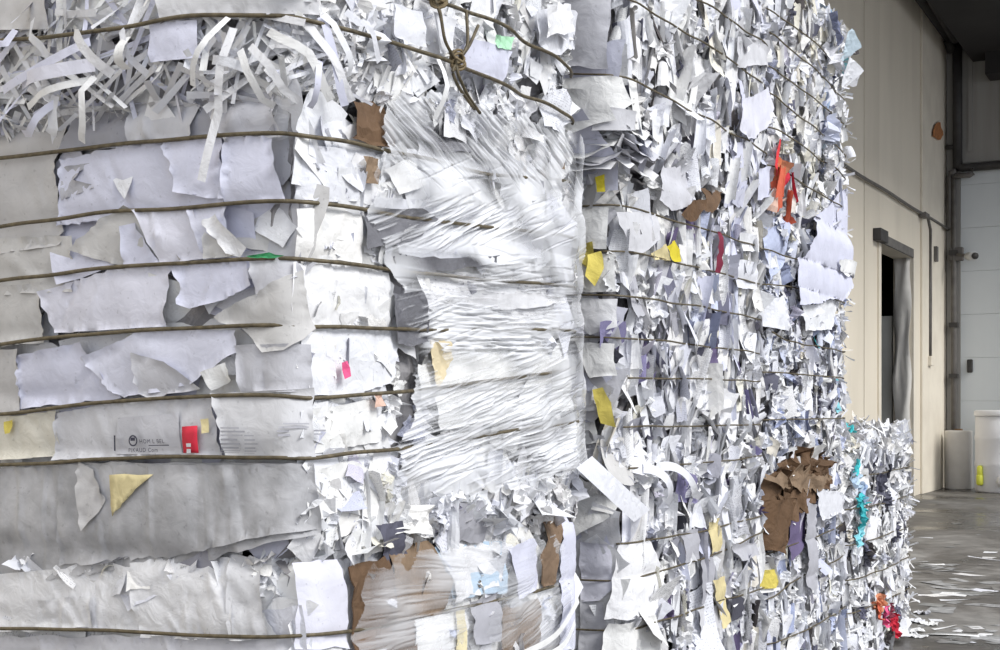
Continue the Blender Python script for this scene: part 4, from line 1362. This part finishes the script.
# ---------- second stack
B0 = Bale('paper_bale', XF, yB0, yB1, 0, zB1 - .005, 1.2, 'bottom bale of the second stack with large white sheets at its corner', seed=4, bulge=.03)
st = [[('R', [(630, 540), (680, 535), (725, 525)])],
      [('L', [(580, 582), (608, 582)]), ('R', [(625, 581), (680, 565), (760, 530)])],
      [('L', [(580, 629), (608, 629)]), ('R', [(625, 627), (690, 610), (760, 588)])]]
strapz(B0, st)
B0.core()
B0.fill('L', B0.x1 - .5, B0.x1, .3, zB1 - .02, 60, 'sheets', [('plainw', 5), ('lgrey', 2), ('lav', 2)], big=.8)
B0.fill('R', yB0, yB1, .25, zB1 - .02, 430, 'edges', MM, big=1.2)
B0.fill('R', yB0 + .3, yB1, .25, zB1 - .02, 160, 'crumple', MM)
for face, pts, m, o, nm in [
        ('R', [(622, 545), (648, 540), (662, 575), (655, 612), (618, 620), (620, 580)], 'bright', .030, 'paper_sheet'),
        ('R', [(620, 622), (655, 614), (662, 670), (615, 670)], 'plainw', .030, 'paper_sheet'),
        ('L', [(580, 540), (610, 545), (608, 590), (600, 600), (580, 602)], 'lav', .02, 'paper_sheet'),
        ('L', [(580, 600), (602, 602), (610, 660), (578, 660)], 'lgrey', .02, 'paper_sheet'),
        ('R', [(680, 530), (697, 526), (698, 556), (684, 562)], 'grey', .032, 'paper_sheet'),
        ('R', [(700, 560), (712, 558), (708, 600), (700, 602)], 'grey', .032, 'paper_sheet'),
        ('R', [(696, 610), (720, 606), (722, 640), (700, 646)], 'lgrey', .032, 'paper_sheet'),
        ('R', [(733, 542), (754, 540), (758, 556), (742, 562), (734, 554)], 'grey', .040, 'paper_sheet'),
        ('R', [(708, 520), (718, 516), (720, 548), (710, 552)], 'palegold', .034, 'paper_sheet'),
        ('R', [(712, 580), (724, 576), (730, 622), (722, 630)], 'palegold', .034, 'paper_sheet'),
        ('R', [(732, 590), (745, 600), (742, 616), (732, 622)], 'dark', .034, 'paper_sheet')]:
    B0.sheet(face, pts, M[m], o, name=nm, tear=.004, crease=.006)
for w in st: B0.wire(w, off=.034)
B0.flush()

B1 = Bale('paper_bale', XF, yB0, yB1, zB1, zB2, 1.2, 'middle bale of the second stack with yellow scraps in packed white paper', seed=5, bulge=.03)
st = [[('L', [(565, 206), (612, 205)]), ('R', [(625, 208), (680, 225), (755, 245)])],
      [('L', [(570, 252), (612, 252)]), ('R', [(625, 254), (680, 262), (755, 282)])],
      [('L', [(570, 295), (612, 295)]), ('R', [(625, 297), (690, 306), (755, 318)])],
      [('L', [(575, 337), (612, 338)]), ('R', [(625, 340), (755, 352)])],
      [('R', [(610, 380), (680, 378), (760, 380)])],
      [('R', [(600, 427), (755, 425)])],
      [('R', [(610, 468), (690, 465), (760, 456)])]]
strapz(B1, st)
B1.core()
B1.fill('L', B1.x1 - .5, B1.x1, zB1 + .02, zB2 - .02, 70, 'sheets', [('plainw', 5), ('lgrey', 2), ('lav', 2)], big=.8)
B1.fill('L', B1.x1 - .4, B1.x1, zB1 + .02, zB2 - .02, 40, 'crumple', [('lgrey', 3), ('white', 3), ('wgrey', 2)], big=1.3)
B1.fill('R', yB0, yB1, zB1, zB2 - .02, 620, 'edges', MM)
B1.fill('R', yB0 + .55, yB1 - .4, zB1 + .5, zB2 - .1, 80, 'edges', [('bluish', 4), ('lav', 4), ('purple', .8)])
B1.fill('R', yB0, yB1, zB1 - .02, zB1 + .12, 90, 'crumple', MM, big=1.2)
for face, pts, m, o, nm in [
        ('L', [(572, 212), (606, 210), (604, 248), (574, 246)], 'plainw', .022, 'paper_sheet'),
        ('L', [(574, 258), (610, 256), (612, 290), (576, 290)], 'plainw', .022, 'paper_sheet'),
        ('L', [(572, 300), (612, 300), (612, 326), (590, 334), (574, 322)], 'plainw', .022, 'paper_sheet'),
        ('L', [(576, 345), (610, 345), (612, 376), (590, 380)], 'plainw', .022, 'paper_sheet'),
        ('R', [(622, 214), (655, 216), (658, 240), (640, 252), (624, 250)], 'lgrey', .026, 'paper_sheet'),
        ('R', [(655, 172), (690, 176), (690, 206), (668, 210), (656, 200)], 'lgrey', .02, 'paper_sheet'),
        ('R', [(680, 212), (692, 200), (706, 202), (704, 210), (690, 220)], 'kraft', .04, 'cardboard_piece'),
        ('R', [(700, 196), (716, 200), (712, 214), (704, 212)], 'kraft', .035, 'cardboard_piece'),
        ('R', [(716, 232), (720, 230), (719, 272), (714, 270)], 'maroon', .036, 'paper_strip'),
        ('L', [(578, 244), (592, 240), (594, 264), (588, 268), (580, 262)], 'yellow', .032, 'paper_sheet'),
        ('L', [(595, 178), (602, 176), (602, 192), (596, 192)], 'yellow', .034, 'paper_scrap'),
        ('R', [(612, 255), (617, 252), (620, 268), (616, 284), (612, 274)], 'yellow', .034, 'paper_sheet'),
        ('R', [(666, 246), (674, 240), (680, 258), (672, 262)], 'yellow', .034, 'paper_sheet'),
        ('R', [(650, 252), (664, 244), (668, 260), (652, 262)], 'palegold', .030, 'paper_sheet'),
        ('R', [(734, 258), (756, 262), (756, 290), (736, 288)], 'bright', .028, 'paper_sheet'),
        ('R', [(740, 232), (756, 236), (756, 254), (742, 252)], 'bright', .028, 'paper_sheet'),
        ('R', [(672, 470), (694, 476), (692, 496), (668, 494)], 'purple', .034, 'paper_sheet'),
        ('L', [(592, 390), (600, 388), (606, 402), (610, 425), (600, 420)], 'yellow', .03, 'paper_sheet'),
        ('R', [(717, 330), (715, 338), (706, 341), (708, 333)], 'warm', .02, 'paper_scrap')]:
    B1.sheet(face, pts, M[m], o, name=nm, tear=.003, crease=.008)
for w in st: B1.wire(w, off=.032)
V, Fc = [], []
for i in range(9):
    t = i / 8
    for sg in (-1, 1):
        V.append(onX(584 + 58 * t + sg * 8, 462 + 54 * t - sg * 6, XF + .075 + .012 * math.sin(t * 3.1)))
mesh_obj('paper_strip', V, [(2 * i, 2 * i + 1, 2 * i + 3, 2 * i + 2) for i in range(8)], M['bright'], B1.root, True)
B1.strip('R', (642, 470), (665, 495), 10, M['bright'], .04, .03)
B1.strip('R', (655, 466), (690, 488), 9, M['plainw'], .04, .03)
B1.flush()

B2 = Bale('paper_bale', XF + .02, yB0 - .05, yB1, zB2 + .02, 3.35, 1.2, 'top bale of the second stack, packed white edges above a grey layered overhang', seed=6, bulge=.03)
st = [[('L', [(555, 72), (605, 73)]), ('R', [(620, 76), (680, 108), (735, 138), (760, 150)])],
      [('R', [(625, 0), (680, 32), (735, 62)])],
      [('R', [(690, -2), (735, 22), (758, 36)])]]
strapz(B2, st)
B2.core()
B2.fill('L', B2.x1 - .5, B2.x1, zB2 + .04, 3.3, 70, 'sheets', [('plainw', 5), ('lgrey', 2), ('lav', 2)], big=.9)
B2.fill('R', B2.y0, yB1, zB2 + .02, 3.33, 620, 'edges', [('white', 6), ('bright', 4), ('mixed', 3), ('dark', .6)], big=.95)
B2.fill('R', yB1 - .55, yB1, zB2 + .02, zB2 + .9, 60, 'sheets', [('lav', 3), ('lgrey', 2)], big=.5)
for face, pts, m, o, nm in [
        ('L', [(556, -10), (606, -10), (604, 68), (560, 66)], 'lgrey', .03, 'paper_sheet'),
        ('L', [(556, 78), (612, 78), (624, 100), (600, 118), (570, 124)], 'plainw', .035, 'paper_sheet'),
        ('L', [(545, 90), (596, 92), (606, 120), (560, 136)], 'plainw', .05, 'paper_sheet'),
        ('L', [(596, 106), (624, 108), (622, 128), (590, 130)], 'lgrey', .045, 'paper_sheet'),
        ('R', [(735, 36), (766, 40), (766, 66), (736, 66)], 'lgrey', .03, 'paper_sheet'),
        ('R', [(770, 68), (788, 58), (786, 78), (764, 86)], 'grey', .05, 'paper_sheet'),
        ('R', [(742, 100), (774, 86), (766, 128), (748, 142), (740, 126)], 'lav', .045, 'paper_sheet'),
        ('R', [(756, 170), (772, 164), (774, 196), (758, 198)], 'lav', .035, 'paper_sheet')]:
    B2.sheet(face, pts, M[m], o, name=nm, tear=.003, crease=.006)
# layered overhang of sheets at the foot of the bale
def layer(along, base, t0, ln, z_, out, droop, mat):
    V, Fc = [], []
    n, ph, q = 14, R(0, 6), R(0, 6)
    for i in range(n + 1):
        t = i / n
        wz = .012 * math.sin(t * 7 + ph) + .007 * math.sin(t * 17 + q)
        for j in range(4):
            s_ = j / 3
            o_ = -.12 + (out + .12) * s_
            z2 = z_ + wz - droop * s_ ** 3 + R(-.0015, .0015)
            V.append((base + o_, t0 + ln * t, z2) if along == 'R' else (t0 + ln * t, base - o_, z2))
    for i in range(n):
        for j in range(3):
            a = i * 4 + j
            Fc.append((a, a + 4, a + 5, a + 1))
    mesh_obj('paper_layer', V, Fc, M[mat], B2.root, True)


for k in range(10):
    m_ = rng.choice(['plainw', 'plainw', 'lgrey'])
    if k % 2 == 0: layer('R', B2.x1, B2.y0 + R(.0, .03), R(.16, .3), zB2 + .03 + k * .015, R(.025, .045), R(.03, .06), m_)
    layer('L', B2.y0, B2.x1 - .45 + R(-.05, .02), R(.42, .47), zB2 + .03 + k * .015, R(.02, .04), R(.03, .06), m_)
for w in st: B2.wire(w, off=.032)
B2.flush()

# ---------- third stack
C0 = Bale('paper_bale', XF, yC0, yC1, 0, zC1 - .005, 1.2, 'bottom bale of the third stack with a grey flap below brown cardboard', seed=7)
st = [[('R', [(765, 555), (845, 520)])], [('R', [(765, 600), (800, 575), (845, 550)])], [('R', [(780, 640), (845, 605)])]]
strapz(C0, st)
C0.core()
C0.fill('R', yC0, yC1, .15, zC1 - .02, 420, 'edges', BM)
C0.fill('R', yC0, yC1, .15, zC1 - .02, 220, 'crumple', [('white', 5), ('bluish', 3), ('bright', 3)])
for pts, m, o, nm, c_ in [
        ([(764, 500), (792, 498), (786, 540), (778, 556), (764, 548)], 'kraft', .05, 'cardboard_piece', .02),
        ([(791, 503), (806, 502), (804, 545), (790, 562)], 'purple', .03, 'paper_sheet', .006),
        ([(806, 502), (817, 504), (816, 594), (806, 586)], 'grey', .045, 'paper_sheet', .004),
        ([(816, 488), (840, 492), (842, 510), (820, 520)], 'bright', .05, 'paper_sheet', .01),
        ([(765, 572), (772, 568), (774, 580), (767, 588)], 'yellow', .045, 'paper_scrap', .01),
        ([(756, 560), (768, 556), (772, 590), (758, 596)], 'bright', .035, 'paper_sheet', .01)]:
    C0.sheet('R', pts, M[m], o, name=nm, tear=.005, crease=c_, thick=.003 if 'card' in nm else 0)
for w in st: C0.wire(w, off=.03)
C0.flush()

C1 = Bale('paper_bale', XF, yC0, yC1, zC1, zC2, 1.2, 'middle bale of the third stack, bluish crumpled paper with a large white flap', seed=8)
st = [[('R', [(765, 248), (800, 262), (845, 280)])], [('R', [(765, 285), (800, 290), (842, 302)])], [('R', [(765, 330), (800, 346), (838, 352)])],
      [('R', [(765, 372), (838, 378)])], [('R', [(770, 420), (838, 418)])]]
strapz(C1, st)
C1.core()
C1.fill('R', yC0, yC1, zC1, zC2 - .02, 420, 'crumple', BM, big=.95)
C1.fill('R', yC0, yC1, zC1, zC2 - .02, 260, 'edges', BM, big=.9)
C1.fill('F', C1.x1 - .3, C1.x1, zC1, zC2, 60, 'crumple', WM)
C1.fill('R', yC1 - .6, yC1 - .1, zC1 + .2, zC1 + .55, 40, 'crumple', [('dark', 3), ('bluish', 2), ('teal', .4)], big=.8)
C1.fill('R', yC1 - .1, yC1, zC1, zC2, 60, 'bristle', [('white', 4), ('warm', 1)])
for pts, m, o, nm, c_ in [
        ([(797, 262), (812, 226), (834, 204), (851, 190), (858, 230), (860, 272), (840, 300), (800, 306)], 'lav', .060, 'paper_sheet', .003),
        ([(838, 258), (858, 262), (864, 276), (846, 280)], 'bright', .075, 'paper_sheet', .006),
        ([(800, 306), (838, 300), (830, 330), (804, 330)], 'white', .030, 'paper_sheet', .01),
        ([(762, 228), (786, 222), (784, 262), (768, 280)], 'bluish', .012, 'paper_sheet', .012),
        ([(768, 300), (782, 296), (786, 330), (764, 326)], 'bright', .035, 'paper_sheet', .01)]:
    C1.sheet('R', pts, M[m], o, name=nm, tear=.004, crease=c_)
# crumpled brown cardboard lump in the joint between the bales
for pts, o, m in (([(763, 470), (780, 455), (822, 458), (826, 470), (812, 488), (790, 500), (764, 500)], .05, 'kraft'),
               ([(766, 462), (800, 452), (828, 462), (815, 476), (780, 474)], .085, 'tan'),
               ([(770, 480), (808, 474), (806, 490), (784, 504)], .075, 'kraft')):
    C1.sheet('R', pts, M[m], o, name='cardboard_piece', tear=.014, crease=.05, warp=.03, thick=.003)
for px_, py_, s1, s2, o in ((790, 468, .30, .2, .07), (778, 480, .24, .2, .06), (806, 474, .26, .16, .08), (796, 486, .26, .14, .05), (812, 466, .2, .1, .07)):
    u, z = C1.uz('R', px_, py_)
    C1.put('crumple', 'R', u, z, M['kraft'], s1, s2, o, R(-.3, .3), R(-.2, .5), R(-.3, .3), force=True, name='cardboard_piece')
for w in st: C1.wire(w, off=.034)
C1.flush()

C2 = Bale('paper_bale', XF, yC0, yC1, zC2 + .005, zC3, 1.2, 'top bale of the third stack with orange and red scraps and steep wires', seed=9)
st = [[('R', [(766, 8), (776, 16), (815, 44)])], [('R', [(766, 32), (818, 76)])], [('R', [(766, 66), (779, 76), (821, 107)])], [('R', [(766, 92), (779, 103), (815, 131), (841, 155)])],
      [('R', [(773, 130), (818, 162)])], [('R', [(786, 171), (815, 194)])]]
strapz(C2, st)
C2.core()
CM = [('white', 5), ('mixed', 3), ('warm', 2), ('bright', 3), ('dark', .6)]
C2.fill('R', yC0, yC1, zC2, zC3 - .02, 480, 'edges', CM, big=.85)
C2.fill('R', yC0, yC1, zC2, zC3, 160, 'crumple', CM, big=.85)
C2.fill('R', yC1 - .5, yC1 - .1, zC2 + .1, zC3, 110, 'crumple', [('bluish', 6), ('sky', 1), ('white', 3)], big=.8)
C2.fill('R', yC1 - .12, yC1, zC2, zC3, 110, 'bristle', [('white', 4), ('plainw', 3)])
C2.fill('F', C2.x1 - .4, C2.x1, zC2, zC3, 60, 'crumple', WM)
C2.fill('T', yC0, yC1, C2.x1 - .4, C2.x1, 60, 'crumple', WM)
C2.fill('T', yC0, yC1, C2.x1 - .3, C2.x1, 40, 'bristle', WM)
for px_, py_, m in [(776, 158, 'red'), (781, 170, 'orange'), (777, 182, 'orange'), (784, 185, 'red'), (775, 200, 'orange'), (784, 205, 'orange'), (780, 214, 'orange'), (790, 188, 'red'), (774, 212, 'warm'), (788, 200, 'warm'), (772, 170, 'orange'), (778, 192, 'orange')]:
    u, z = C2.uz('R', px_, py_)
    C2.put('curl', 'R', u, z, M[m], R(.05, .09), R(.09, .15), .035, R(-.4, .4), R(-.3, .3), R(-.6, .6), force=True)
for px_, py_, m, k, s_ in [(838, 48, 'sky', 'flat', .13), (846, 62, 'teal', 'flat', .08), (850, 44, 'dark', 'flat', .08), (832, 30, 'bluish', 'crumple', .14), (840, 75, 'plainw', 'flat', .13), (848, 72, 'lgrey', 'flat', .1),
                          (846, 30, 'plainw', 'curl', .07), (848, 150, 'bright', 'curl', .08), (842, 100, 'bright', 'curl', .06), (828, 60, 'bluish', 'crumple', .14), (826, 130, 'bluish', 'crumple', .13), (824, 160, 'bluish', 'crumple', .12)]:
    u, z = C2.uz('R', px_, py_)
    o = C2.put(k, 'R', min(u, yC1 - .01), z, M[m], s_, s_ * 1.2, .05, R(-.6, .6), R(-.4, .4), R(-.2, .9), force=True)
    if o: o.location.y += max(0, u - yC1 + .01)
for w in st: C2.wire(w, off=.034)
C2.flush()

# ---------- low bale at the end of the row
D0 = Bale('paper_bale', XF + .01, yD0, yD1, 0, zD, 1.2, 'low single bale at the end of the row with teal scraps and bristling shreds', seed=10)
st = [[('R', [(848, 478), (908, 466)])], [('R', [(848, 510), (908, 494)])], [('R', [(848, 545), (908, 524)])], [('R', [(848, 580), (908, 554)])], [('R', [(848, 612), (908, 588)])]]
strapz(D0, st)
D0.core()
D0.fill('R', yD0, yD1, .02, zD - .02, 420, 'crumple', [('white', 6), ('bright', 5), ('mixed', 2), ('dark', .5)])
D0.fill('R', yD0, yD1, .02, zD, 200, 'edges', [('white', 6), ('bright', 4), ('mixed', 2)])
D0.fill('R', yD0, yD1, .1, zD, 170, 'shred', [('white', 5), ('bright', 4)], big=.7)
D0.fill('R', yD1 - .35, yD1, .1, zD, 120, 'bristle', [('white', 5), ('bright', 4), ('warm', 1)])
D0.fill('F', D0.x1 - .4, D0.x1, .05, zD, 90, 'bristle', WM)
D0.fill('F', D0.x0, D0.x1, .05, zD, 90, 'crumple', WM)
D0.fill('T', yD0, yD1, D0.x0, D0.x1, 190, 'crumple', WM, big=1.3)
D0.fill('T', yD0, yD1, D0.x1 - .5, D0.x1, 160, 'bristle', WM, big=1.2)
for px_, py_, m in [(850, 424, 'teal'), (856, 468, 'teal'), (855, 480, 'sky'), (858, 500, 'teal'), (857, 512, 'teal'), (856, 524, 'teal'), (859, 535, 'teal'), (861, 492, 'sky'),
                    (863, 545, 'dark'), (866, 560, 'dark'), (880, 485, 'dark'), (886, 500, 'dark'), (868, 552, 'dark'), (862, 615, 'dark'), (888, 470, 'dark'), (896, 530, 'dark'),
                    (878, 612, 'orange'), (877, 602, 'orange'), (892, 620, 'red'), (895, 630, 'red'), (890, 612, 'maroon'), (884, 616, 'pink'), (898, 612, 'dark'), (888, 636, 'dark')]:
    u, z = D0.uz('R', px_, py_)
    D0.put('crumple', 'R', max(u, yD0 + .02), min(z, zD), M[m], R(.06, .10), R(.08, .15), .030, R(-1, 1), R(-.3, .3), R(-.5, .5), force=True)
for w in st: D0.wire(w, off=.03, r=.0035)
D0.flush()

# ------------------------------------------------------------------ litter on the floor
lt = random.Random(21)


def scrap(px_, py_, w, h, kind='flat', mat='white', label='torn white paper scrap trodden flat on the dark wet floor', rot=None, name='paper_scrap', group='paper scraps on the floor', hz=.12):
    p = onZ(px_, py_)
    V, Fc, U, me = LIB[kind][lt.randrange(len(LIB[kind]))]
    o = bpy.data.objects.new(name, me)
    COL.objects.link(o)
    a = lt.uniform(0, 6.28) if rot is None else rot
    zmin = V[:, 2].min() * hz * max(w, h)
    o.matrix_world = Matrix.Translation((p.x, p.y, .002 - zmin)) @ Matrix.Rotation(a, 4, 'Z') @ Matrix.Diagonal((w, h, hz * max(w, h), 1))
    if mat != 'white':
        o.material_slots[0].link = 'OBJECT'; o.material_slots[0].material = M[mat]
    tag(o, label, 'paper', group)


for i in range(30):      # drift of scraps in front of the low bale
    scrap(lt.gauss(968, 24), lt.gauss(592, 10), lt.uniform(.08, .3), lt.uniform(.06, .2), 'flat', lt.choice(['white', 'dirty', 'dirty', 'dirty']), hz=.05)
for i in range(24):
    scrap(lt.uniform(905, 1010), lt.choice([lt.uniform(500, 645), lt.uniform(625, 645)]), lt.uniform(.04, .16), lt.uniform(.04, .12), 'flat', lt.choice(['white', 'dirty', 'dirty', 'dirty']), hz=.05)
for i in range(10):
    scrap(lt.uniform(930, 1015), lt.uniform(630, 645), lt.uniform(.08, .2), lt.uniform(.05, .12), 'flat', 'dirty', hz=.05)
for i in range(10):
    scrap(lt.uniform(910, 955), lt.uniform(562, 572), lt.uniform(.12, .3), lt.uniform(.04, .1), 'flat', 'dirty', hz=.05)
for px_, py_, rt, lb in ((918, 490, -.3, 'white paper strip furthest back on the floor, near the doorway wall'),
                         (920, 538, .2, 'white paper strip sticking out on the floor behind the low end bale'),
                         (925, 565, .5, 'curled white strip on the floor beside the middle of the low bale'),
                         (915, 572, -.4, 'white strip lying closest against the side of the low bale'),
                         (944, 628, 1.2, 'curled white strip standing out from the scraps at the front of the floor'),
                         (948, 636, .3, 'nearest white strip on the floor, at the lower edge of the picture'),
                         (960, 600, .8, 'white strip lying in the drift of trodden scraps'),
                         (990, 560, 0, 'white strip on the bare floor furthest to the right')):
    scrap(px_, py_, lt.uniform(.25, .4), lt.uniform(.02, .04), 'strip', 'bright', lb, rt, 'paper_strip', 'loose strips on the floor', .5)
for px_, py_ in ((916, 622), (922, 614), (912, 632), (929, 625), (918, 637)):
    scrap(px_, py_, lt.uniform(.1, .18), lt.uniform(.1, .16), 'crumple', 'bright', 'crumpled white paper fallen at the foot of the low end bale', None, 'crumpled_paper', 'crumpled paper beside the low bale', .5)
